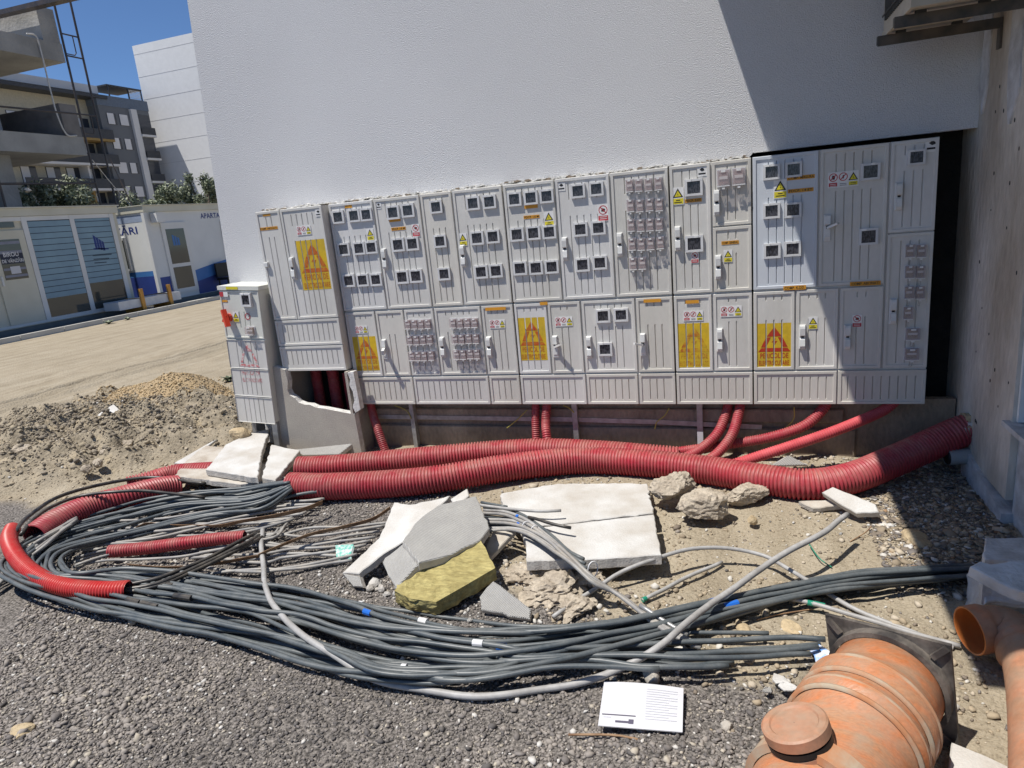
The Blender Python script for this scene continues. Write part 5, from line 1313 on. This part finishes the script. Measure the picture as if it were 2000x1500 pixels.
# soil clods on the dug heap
n = 22000
x = rng.normal(-5.7, .85, n); y = rng.normal(4.3, .6, n); k = soil_mask(x, y) > rng.random(n) * .8; x, y = x[k], y[k]
sz = np.clip(rng.lognormal(math.log(.0062), .6, len(x)), .003, .034)
SO = [mat('soil_clod_%d' % i, c, .95, tuple(q * .75 for q in c), 30, .6) for i, c in enumerate(((.31, .265, .20), (.23, .195, .15), (.40, .335, .235)))]
scatter('soil_clods', x, y, hz(x, y) + sz * .25, sz, SO, rng.choice(3, len(x), p=[.45, .3, .25]), 'crumbled grey-brown soil on the dug heap', 'soil', flat=(.55, .9))
# heap of yellow grit
hc = G(330, 782, 0)
def heap_h(x, y):
    dx, dy = x - hc[0], y - hc[1]
    dx, dy = dx * .88 + dy * .47, -dx * .47 + dy * .88
    r = np.hypot(dx / .78, dy / .55) + .35 * vn(x * 3, y * 3)
    return .34 * np.clip(1 - r, 0, 1) ** .85 + .03 * vn(x * 9, y * 9) * (r < 1) - .02
X, Y = np.meshgrid(np.linspace(hc[0] - 1.1, hc[0] + 1.1, 70), np.linspace(hc[1] - 1.1, hc[1] + 1.1, 70))
hm = grid_mesh('grit_heap', X - hc[0], Y - hc[1], hz(X, Y) * 0 + heap_h(X, Y), [mat('yellow_grit', (.42, .31, .175), .95, (.29, .22, .135), 7, .6, bump=1, bs=60, fine=.3, fs=90)])
hp = bpy.data.objects.new('grit_heap', hm); COL.objects.link(hp); hp.location = (hc[0], hc[1], 0.0); tag(hp, 'heap of yellow grit tipped on the sandy yard', 'heap')
n = 11000; a = rng.uniform(0, 6.28, n); r = rng.random(n) ** .5 * 1.05; x = hc[0] + r * np.cos(a) * .95; y = hc[1] + r * np.sin(a) * .95
hh = heap_h(x, y); k = (hh > 0.0) | (rng.random(n) < .15); x, y, hh = x[k], y[k], np.maximum(hh[k], hz(x[k], y[k])); sz = np.clip(rng.lognormal(math.log(.0075), .4, len(x)), .004, .022)
GR = [mat('grit_%d' % i, c, .9, tuple(q * .8 for q in c), 40, .6) for i, c in enumerate(((.46, .335, .18), (.36, .26, .14), (.52, .42, .26), (.19, .15, .105)))]
scatter('grit_stones', x, y, hh + sz * .2, sz, GR, rng.choice(4, len(x), p=[.4, .25, .2, .15]), 'yellow grit stones on the tipped heap', 'grit')

# ================================================================ AIR CONDITIONER on the pillar
ac = thing('air_conditioner', 'beige outdoor air conditioner on brackets at the top right corner', 'air conditioner', (0.85, 3.8, 2.265))
acb = mat('ac_beige', (.52, .47, .38), .6, (.44, .38, .29), 9, .5); acd = mat('ac_dark', (.06, .06, .055), .6); brk_m = mat('bracket_steel', (.055, .055, .05), .6, (.12, .10, .08), 14, .7)
mb = MB(); mb.cbox(.66, 1.0, 3.42, 4.03, 2.2700, 2.8750, .006); mb.build('casing', acb, ac)
mb = MB()
for k in range(16): mb.box(.650, .6595, 3.50 + k * .030, 3.512 + k * .030, 2.3250, 2.8250)
for k in range(6): mb.box(.646, .6495, 3.48, 4.0, 2.3450 + k * .09, 2.3530 + k * .09)
mb.build('grille', acd, ac)
mb = MB(); mb.box(.655, 1.005, 3.415, 3.43, 2.2580, 2.2850); mb.box(.655, 1.005, 4.02, 4.035, 2.2580, 2.2850); mb.box(.655, .67, 3.431, 4.019, 2.2580, 2.2850); mb.build('base_rim', acb, ac)
for y in (3.56, 3.95):
    mb = MB(); mb.box(.62, 1.128, y - .015, y + .015, 2.2200, 2.2560); mb.box(.62, 1.128, y - .019, y - .0155, 2.2100, 2.2560); mb.build('bracket_arm', brk_m, ac)
    mb = MB(); mb.box(1.118, 1.129, y - .02, y + .02, 2.1250, 2.2190); mb.build('bracket_plate', brk_m, ac)
    for x in (.72, .95):
        MB().box(x - .02, x + .02, y - .014, y + .014, 2.2565, 2.2695).build('foot', acd, ac)

# ================================================================ SITE OFFICES
XO = -15.2
cream = mat('office_cream', (.63, .605, .50), .55, (.55, .525, .42), 2, .5)
creamw = mat('office_white', (.70, .70, .68), .5, (.62, .62, .60), 2)
blind = mat('roller_blind', (.24, .36, .43), .6, (.20, .30, .37), 3); blind_d = mat('blind_gap', (.05, .08, .11), .6)
paneg = mat('office_pane', (.06, .065, .06), .06, (.10, .10, .08), .8, .6, spec=.6)
navy = mat('navy_print', (.02, .035, .16), .5, (.03, .06, .26), 1.5); azure = mat('azure_print', (.06, .20, .48), .5, (.04, .13, .36), 1.2)
ash = mat('ash_frame', (.16, .16, .15), .6)
def FX(mb, y0, y1, z0, z1, x, m=0, t=.03): mb.box(x - t, x, y0, y1, z0, z1, m); return mb
def textx(mb, s, y0, y1, z0, z1, x, m):
    v, t = text_tris(s)
    for tr in t: mb.face([(x, y0 + v[i][0] * (y1 - y0), z0 + v[i][1] * (z1 - z0)) for i in tr], m)
o1 = thing('site_office', 'cream sales office cabin with blue blinds, nearer of the two cabins', 'cabin', (-16.4, 11.0, .1))
MB().box(-17.6, XO - .03, 7.6, 13.93, .16, 2.56).build('wall', cream, o1)
mb = MB(); mb.box(-17.65, XO + .03, 7.55, 13.96, 2.562, 2.73); mb.box(-17.7, XO + .06, 7.5, 14.0, 2.732, 2.76); mb.build('roof', cream, o1)
mb = MB(); mb.box(-17.6, XO + .0, 7.6, 13.95, .04, .158); mb.build('skirt', ash, o1)
mb = MB()
for y in (7.62, 11.44, 12.62, 13.74): FX(mb, y - .06, y + .06, .18, 2.555, XO + .012)
FX(mb, 9.6, 13.68, 2.46, 2.556, XO + .006); FX(mb, 11.5, 13.68, .18, .27, XO + .006); FX(mb, 10.2, 11.38, .18, .24, XO + .006)
mb.build('frame', creamw, o1)
# door
dd = FX(MB(), 10.55, 11.37, .242, 2.27, XO + .004, 0).build('door', cream, o1)
mb = MB(); FX(mb, 10.70, 11.22, 1.22, 2.08, XO + .010, 0, .008); mb.build('pane', paneg, dd)
mb = MB()
for z in (1.98, 1.78): FX(mb, 10.71, 11.21, z, z + .06, XO + .013, 0, .002)
FX(mb, 10.71, 11.21, 1.56, 1.83, XO + .0125, 1, .002)
textx(mb, 'BIROU', 10.78, 11.12, 1.71, 1.81, XO + .0135, 2); textx(mb, 'DE VÂNZĂRI', 10.72, 11.20, 1.585, 1.685, XO + .0135, 2)
FX(mb, 10.86, 11.08, 1.34, 1.50, XO + .013, 3, .002)
for z in (1.27, 1.42): FX(mb, 10.71, 11.21, z, z + .05, XO + .0128, 0, .0015)
mb.build('door_print', [mat('grey_print', (.25, .26, .32), .5), mat('navy_dark', (.02, .025, .05), .5), M['wht_tape'], M['paper']], dd)
mb = MB(); FX(mb, 10.60, 10.64, 1.10, 1.30, XO + .03, 0, .026); mb.build('handle', M['handle'], dd)
mb = MB(); FX(mb, 10.60, 11.2, 2.33, 2.45, XO + .010, 0, .01); mb.build('transom_pane', paneg, o1)
for (a, b, zb) in ((11.50, 12.56, .70), (12.68, 13.67, .91)):
    wv = FX(MB(), a, b, .275, 2.455, XO - .0, 0, .012).build('window', paneg, o1)
    mb = MB(); z = zb
    while z < 2.45:
        FX(mb, a + .01, b - .01, z, min(z + .118, 2.452), XO + .006, 0, .005); FX(mb, a + .01, b - .01, min(z + .118, 2.452), min(z + .135, 2.453), XO + .003, 1, .002); z += .135
    mb.build('blind', [blind, blind_d], wv)
    if a > 12:
        mb = MB(); x = XO + .008
        for k in range(4):
            mb.face([(x, 13.08 + k * .07, 1.72 - .02 * k), (x, 13.14 + k * .07, 1.72 - .02 * k), (x, 13.14 + k * .07, 2.02 - .05 * k), (x, 13.08 + k * .07, 2.06 - .05 * k)], 0)
        mb.face([(x, 13.02, 1.70), (x, 13.45, 1.68), (x, 13.45, 1.71), (x, 13.02, 1.74)], 0)
        for k in range(3): mb.face([(x, 12.95, 1.55 - .09 * k), (x, 13.50 - .1 * k, 1.54 - .09 * k), (x, 13.50 - .1 * k, 1.565 - .09 * k), (x, 12.95, 1.575 - .09 * k)], 1)
        mb.build('logo', [navy, blind_d], wv)
o2 = thing('site_office', 'white office cabin with blue wave print, farther of the two cabins', 'cabin', (-16.4, 17.5, .1))
MB().box(-17.6, XO - .03, 14.79, 20.8, .16, 2.56).build('wall', mat('office_pale', (.70, .71, .70), .55, (.63, .64, .63), 2), o2)
mb = MB(); mb.box(-17.65, XO + .03, 14.76, 20.85, 2.562, 2.73); mb.box(-17.7, XO + .06, 14.73, 20.9, 2.732, 2.75); mb.build('roof', cream, o2)
MB().box(-17.6, XO, 14.80, 20.8, .04, .158).build('skirt', ash, o2)
mb = MB(); mb.box(XO - .09, XO + .01, 14.765, 14.86, .16, 2.56); mb.build('corner_post', creamw, o2)
dd = FX(MB(), 15.27, 16.20, .30, 2.26, XO + .004).build('door', creamw, o2)
mb = MB(); FX(mb, 15.40, 16.07, 1.12, 2.08, XO + .009, 0, .008); FX(mb, 15.40, 16.07, .42, 1.02, XO + .009, 0, .008); mb.build('pane', paneg, dd)
mb = MB(); x = XO + .011
for k in range(3): mb.face([(x, 15.58 + k * .09, 1.62), (x, 15.65 + k * .09, 1.62), (x, 15.65 + k * .09, 1.90 - .04 * k), (x, 15.58 + k * .09, 1.92 - .04 * k)], 0)
mb.build('logo', azure, dd)
mb = MB(); FX(mb, 17.62, 18.7, 1.02, 2.22, XO + .006); mb.build('window_frame', creamw, o2)
mb = MB(); FX(mb, 17.72, 18.6, 1.10, 2.14, XO + .010, 0, .006); mb.build('pane', paneg, o2)
mb = MB(); x = XO - .026
ys = np.linspace(16.22, 20.6, 20)
for i in range(19):
    h0 = .86 + .34 * math.sin((ys[i] - 16.2) * .45); h1 = .86 + .34 * math.sin((ys[i + 1] - 16.2) * .45)
    mb.face([(x, ys[i], .17), (x, ys[i + 1], .17), (x, ys[i + 1], h1 - .32), (x, ys[i], h0 - .32)], 0)
    mb.face([(x + .001, ys[i], h0 - .33), (x + .001, ys[i + 1], h1 - .33), (x + .001, ys[i + 1], h1), (x + .001, ys[i], h0)], 1)
MB().face([(x, 14.87, .17), (x, 15.26, .17), (x, 15.26, .80), (x, 14.87, .80)], 0).build('blue_panel', navy, o2)
mb.build('wave_print', [navy, azure, creamw], o2); mb = MB()
textx(mb, 'APARTAMENTE', 16.86, 18.35, 2.32, 2.47, x + .001, 0)
mb.build('sign_lettering', navy, o2); mb = MB()
textx(mb, 'W', 17.55, 17.95, .45, .88, x + .002, 0)
mb.build('logo', creamw, o2)
mb = MB(); y = 14.786
mb.face([(-17.5, y, .17), (-15.3, y, .17), (-15.3, y, .86), (-17.5, y, .86)], 0); mb.face([(-17.5, y, .861), (-15.3, y, .861), (-15.3, y, 1.0), (-17.5, y, 1.0)], 1)
v, t = text_tris('VÂNZĂRI')
for tr in t: mb.face([(-17.2 + v[i][0] * 1.65, y - .001, 2.02 + v[i][1] * .26) for i in tr], 0)
mb.face([(-17.5, y, 2.32), (-15.3, y, 2.32), (-15.3, y, 2.50), (-17.5, y, 2.50)], 2)
mb.build('end_print', [navy, azure, mat('pale_blue', (.35, .42, .55), .5)], o2)
mb = MB(); mb.box(-16.9, -16.0, 14.74, 14.785, 1.05, 1.95); mb.build('end_window', creamw, o2)
mb = MB(); mb.box(-16.83, -16.07, 14.735, 14.739, 1.12, 1.88); mb.build('end_pane', paneg, o2)
mb = MB(); mb.box(XO + .002, XO + .22, 14.98, 15.26, 2.27, 2.52); mb.build('wall_vent', creamw, o2)
# paved strip with kerb in front of the cabins
tag(MB().box(-18.5, -14.36, 4.0, 22.0, -.1, .035).build('pavement', mat('paving', (.28, .265, .24), .9, (.21, .20, .18), 3, .5, bump=.3, bs=40)), kind='structure')
kb = mat('kerb_stone', (.56, .54, .48), .9, (.48, .46, .41), 3)
y = 4.0; kp = None
while y < 22:
    xk = -14.36 + (y - 9.8) * .012 * 0
    o = MB().box(-14.36, -14.22, y, y + .985, -.1, .11).build('kerb', kb, loc=(-14.3, y, 0)); tag(o, kind='structure'); y += 1.0
# strapped white bundle
bu = thing('wrapped_bundle', 'white wrapped bundle with orange straps on bearers in front of the cabins', 'bundle', (-14.75, 13.9, .1))
wrap = mat('white_wrap', (.62, .63, .64), .35, (.52, .53, .55), 6, .6)
mb = MB(); mb.cbox(-15.0, -14.5, 12.75, 14.75, .19, .40, .01); mb.build('wrapping', wrap, bu)
oc = mat('orange_strap', (.60, .30, .06), .6)
for y in (13.45, 14.35):
    MB().box(-15.02, -14.49, y - .03, y + .03, .165, .412).build('strap', oc, bu)
    MB().box(-15.05, -14.46, y - .05, y + .05, .036, .164).build('bearer', oc, bu)
    MB().box(-14.49, -14.44, y - .05, y + .05, .10, .64).build('upright', oc, bu)
MB().box(-14.47, -14.455, 13.45, 14.35, .44, .46).build('tie_cord', M['black'], bu)
# chair by the far cabin
ch = thing('office_chair', 'black chair standing in front of the blue wave print', 'chair', (-14.9, 17.2, .1))
MB().box(-15.1, -14.7, 16.9, 17.4, .48, .54).build('seat', M['black'], ch); MB().box(-15.12, -15.06, 16.9, 17.4, .56, .98).build('backrest', M['black'], ch)
for x in (-15.06, -14.74):
    for y in (16.94, 17.36): MB().box(x - .015, x + .015, y - .015, y + .015, .036, .48).build('leg', M['black'], ch)

# ================================================================ UNFINISHED CONCRETE HOUSE
XC = -18.5
cc = mat('raw_concrete', (.36, .35, .335), .9, (.24, .235, .225), 1.2, .6, bump=.3, bs=12); ccd = mat('block_work', (.22, .205, .195), .95, (.15, .14, .135), 2.5, .6)
uh = thing('unfinished_house', 'unfinished concrete house with bare slabs at the upper left edge', 'building', (-22, 12, 0))
for z0, z1 in ((7.03, 7.53), (4.46, 4.98), (1.9, 2.4)):
    MB().box(-28, XC, 6.0, 16.4, z0, z1).build('slab', cc, uh)
MB().box(-26, XC - .01, 15.85, 16.38, 7.532, 8.42).build('parapet', cc, uh)
MB().box(-26, XC - .01, 15.85, 16.38, 4.982, 5.87).build('parapet', ccd, uh)
for j in range(2): MB().box(-26, XC - .4 - j * .0, 15.84, 15.848, 5.25 + .3 * j, 5.265 + .3 * j).build('mortar_joint', ccd, uh)
for z0, z1 in ((4.982, 7.028), (2.402, 4.458), (-.1, 1.898)):
    MB().box(-19.6, -19.15, 14.0, 14.5, z0, z1).build('column', cc, uh); MB().box(-24, -23.6, 15.3, 15.8, z0, z1).build('column', cc, uh)
    MB().box(-26, -20.2, 9.0, 14.6, z0, z1).build('block_wall', ccd, uh)
o = tube_obj('hose', [WX(52, 66, XC + .03), WX(70, 70, XC + .04), WX(80, 100, XC + .05), WX(97, 170, XC + .06), WX(112, 225, XC + .06), WX(130, 262, XC + .06), WX(150, 265, XC + .05)], .022, mat('hose_white', (.60, .58, .55), .5), n=6); tag(o, 'pale hose hanging down the unfinished house', 'hose')
# scaffold
sf = thing('scaffold', 'dark scaffold frame standing before the unfinished house', 'scaffold', (-17.9, 16.2, 0))
sfm = mat('scaffold_steel', (.035, .035, .04), .5, (.08, .06, .05), 6)
for y in (15.93, 16.47): MB().tube([(-17.9, y, 0), (-17.9, y, 10.5)], .030, 8).build('upright', sfm, sf)
for y in (15.2,): MB().tube([(-17.9, 13.1, 0), (-17.9, 13.1, 10.5)], .030, 8).build('upright', sfm, sf)
for z in (7.62, 7.05, 5.5, 4.1, 9.6): MB().tube([(-17.9, 15.93, z), (-17.9, 16.47, z)], .022, 6).build('rung', sfm, sf)
for z in (7.62, 5.5): MB().tube([(-17.9, 16.28, z), (-17.9, 16.28, z - .45), (-17.9, 16.22, z - .52), (-17.9, 15.93, z - .52)], .015, 6).build('hoop', sfm, sf)
for z, r in ((5.5, .025), (3.6, .03), (2.9, .03)): MB().tube([(-17.9, 13.1, z - .05), (-17.9, 15.93, z)], r, 6).build('ledger', sfm, sf)
mb = MB(); a = WX(-40, 38, -17.8); b = WX(128, -6, -17.8); a = np.array([-17.8, 14.4, a[2]]); mb.bar(WY(-60, 42, 15.6), WY(150, -8, 15.6), .25, .12); mb.build('plank', sfm, sf)
MB().tube([WY(215, 310, 15.9), WY(262, 410, 15.9)], .018, 6).build('brace', sfm, sf)
o = tube_obj('guy_rope', [WX(180, 312, -17.6), WX(215, 355, -17.6), WX(258, 405, -17.6)], .014, mat('rope', (.5, .46, .42), .8), n=5); tag(o, 'pale rope slanting down from the scaffold', 'rope')

# ================================================================ APARTMENT BLOCK
XA = -69.0
slate = mat('facade_slate', (.145, .155, .17), .8, (.13, .14, .155), .3); slb = mat('facade_blue_grey', (.14, .175, .23), .8); fwh = mat('facade_white', (.62, .62, .62), .8, (.55, .55, .55), .3)
shut = mat('shutter_white', (.66, .66, .67), .6, (.58, .58, .60), .6); dkg = mat('window_dark', (.03, .035, .045), .1, (.06, .065, .08), .4, spec=.6); railm = mat('rail_dark', (.05, .055, .065), .6)
ochre = mat('facade_ochre', (.33, .22, .08), .8); cream2 = mat('facade_cream', (.50, .46, .36), .8)
ap = thing('apartment_block', 'dark grey and white apartment block with loggias behind the offices', 'building', (-75, 63, 0))
MB().box(-85, XA, 64.0, 71.2, -.1, 19.0).build('wall', slate, ap)
MB().box(-85, XA + .05, 63.95, 71.25, 17.9, 19.05).build('attic_band', slb, ap)
MB().box(-85, XA - 1.6, 40.0, 64.0, -.1, 20.1).build('wall', cream2, ap)
MB().box(-85.2, XA - 1.2, 50.0, 65.6, 19.4, 20.25).build('roof_band', fwh, ap)
MB().box(-84, XA + .3, 50.0, 65.3, 18.6, 18.95).build('canopy', railm, ap)
MB().box(XA + .01, XA + .35, 68.2, 69.05, 1.0, 17.85).build('pier', fwh, ap)
for f_ in range(6):
    z = 17.15 - 2.72 * f_
    for (a, b) in ((64.9, 66.15), (66.6, 67.8)):
        w_ = MB().box(XA + .002, XA + .05, a, b, z - 1.25, z).build('window', dkg, ap)
        c_ = b - .35 if (f_ + int(a)) % 3 else b - .05
        MB().box(XA + .055, XA + .10, a + .02, c_, z - 1.22, z - .02).build('shutter', shut, w_)
    lg = MB().box(XA + .003, XA + .03, 69.1, 71.1, z - 1.9, z + .25).build('loggia', dkg, ap)
    MB().box(XA + .031, XA + .5, 69.06, 71.22, z - 2.35, z - 2.1).build('slab_edge', fwh, lg)
    MB().box(XA + .45, XA + .49, 69.1, 71.2, z - 2.09, z - 1.25).build('railing', railm, lg)
    # left wing: balconies
    zb = z - .2
    bl = MB().box(XA - 1.5, XA + .4, 53.0, 64.95, zb - 3.05, zb - 2.8).build('balcony', fwh if f_ != 0 else ochre, ap)
    MB().box(XA + .34, XA + .40, 53.0, 64.95, zb - 2.79, zb - 1.75).build('railing', railm, bl)
    for a in (54.2, 57.0, 59.4, 62.0):
        w_ = MB().box(XA - 1.598, XA - 1.55, a, a + 1.7, zb - 2.5, zb - .4).build('window', dkg, ap)
        MB().box(XA - 1.549, XA - 1.50, a + .05, a + .9, zb - 2.3 + (f_ % 2) * .9, zb - .45).build('shutter', shut, w_)
    MB().box(XA - 1.59, XA - .2, 61.0, 61.25, zb - 2.79, zb - .1).build('fin', fwh if f_ < 3 else ochre, ap)
pg = thing('roof_pergola', 'slatted pergola on the roof of the apartment block', 'pergola', (-70, 69, 19))
MB().box(-73, XA - .2, 66.0, 71.0, 20.25, 20.4).build('roof', railm, pg)
for y in (66.2, 69.0, 70.9): MB().box(XA - .35, XA - .22, y - .06, y + .06, 19.06, 20.25).build('post', railm, pg)
for k in range(7): MB().box(XA - .3, XA - .25, 69.0, 70.9, 19.12 + k * .16, 19.19 + k * .16).build('slat', shut, pg)

# ================================================================ WHITE GABLE
wb = thing('white_gable', 'blank white gable wall with faint joint lines behind the apartment block', 'building', (-56, 80, 0))
MB().box(-70.95, -40, 72.8, 95.0, -.1, 25.9).build('wall', mat('gable_white', (.70, .705, .71), .9, (.66, .665, .67), .12, fine=.03, fs=2), wb)
jm = mat('joint_grey', (.60, .60, .61), .9)
for z in (24.9, 22.3, 19.7, 17.1, 14.5, 11.9, 9.3): MB().box(-70.95, -40, 72.785, 72.799, z - .025, z + .025).build('joint', jm, wb)

# ================================================================ TREES behind the offices
leaf_m = [mat('leaf_%d' % i, c, .6, tuple(q * .7 for q in c), 2, .6) for i, c in enumerate(((.22, .25, .15), (.33, .36, .25), (.10, .13, .075)))]
bark = mat('bark', (.13, .10, .08), .9)
def tree(px, py_top, x_, y_, h, rx, rz, label, seed, n=9000):
    r_ = np.random.default_rng(seed); t = thing('olive_tree', label, 'tree', (x_, y_, 0), 'pale green trees behind the offices')
    mb = MB(); mb.tube([(x_, y_, 0), (x_ + .08, y_, h * .3), (x_ - .05, y_ + .05, h * .6)], .09, 7)
    cl = []
    for k in range(24):
        a = r_.uniform(0, 6.28); rr = rx * r_.uniform(.25, .85); zz = h - rz + rz * r_.uniform(-.75, .8) * (1 - .45 * rr / rx)
        c = np.array([x_ + rr * math.cos(a), y_ + rr * math.sin(a), zz]); cl.append((c, r_.uniform(.2, .42) * rx))
        mb.tube([(x_, y_, h * .28), ((x_ + c[0]) / 2, (y_ + c[1]) / 2, (h * .3 + zz) / 2 + .15), tuple(c)], .028, 5)
    mb.build('trunk', bark, t, smooth=True)
    mb = MB(); V = []; Fm = []
    for i in range(n):
        c, r = cl[r_.integers(len(cl))]; d = r_.normal(size=3); p = c + d * r * .40 * np.array([1, 1, 1.25]); d /= np.linalg.norm(d)
        a = r_.normal(size=3); a /= np.linalg.norm(a); b = np.cross(a, d); b /= np.linalg.norm(b) + 1e-9; s = r_.uniform(.04, .09)
        mb.face([p - a * s, p + b * s * .45, p + a * s, p - b * s * .45], int(r_.choice(3, p=[.45, .35, .2])))
    mb.build('crown', leaf_m, t)
for i, (x_, y_, h, rx, rz, lab) in enumerate(((-21.5, 24.2, 5.1, .8, 1.7, 'tallest pale tree beside the wall corner'), (-22.2, 22.7, 4.3, 1.0, 1.3, 'bushy pale tree behind the farther cabin, left of the tallest'),
                                              (-21.6, 20.9, 3.7, .9, .9, 'low bushy pale tree at the gap between the cabins'), (-22.2, 25.9, 4.2, 1.0, 1.2, 'bushy pale tree partly hidden by the wall edge'),
                                              (-22.0, 18.1, 4.5, .95, 1.4, 'pale tree behind the scaffold uprights'), (-21.6, 16.9, 4.1, .8, 1.2, 'pale tree under the unfinished slab'))):
    tree(0, 0, x_, y_, h, rx, rz, lab, 40 + i)
# weeds
for i, (px, py, s, lab) in enumerate(((213, 633, .16, 'low weed at the kerb left of the bundle'), (250, 625, .14, 'low weed at the kerb below the bundle'), (447, 745, .12, 'small weed beside the small cabinet'))):
    c = G(px, py, 0); mb = MB()
    for k in range(70):
        a = random.uniform(0, 6.28); l = s * random.uniform(.4, 1.0); d = np.array([math.cos(a) * l * .9, math.sin(a) * l * .9, l * random.uniform(.2, .7)]); sd = np.array([-math.sin(a), math.cos(a), 0]) * .012
        mb.face([c - sd, c + d * .5 - sd * 1.6 + (0, 0, .02), c + d, c + d * .5 + sd * 1.6 + (0, 0, .02), c + sd], random.randint(0, 2))
    tag(mb.build('weed', leaf_m, loc=c), lab, 'weed')
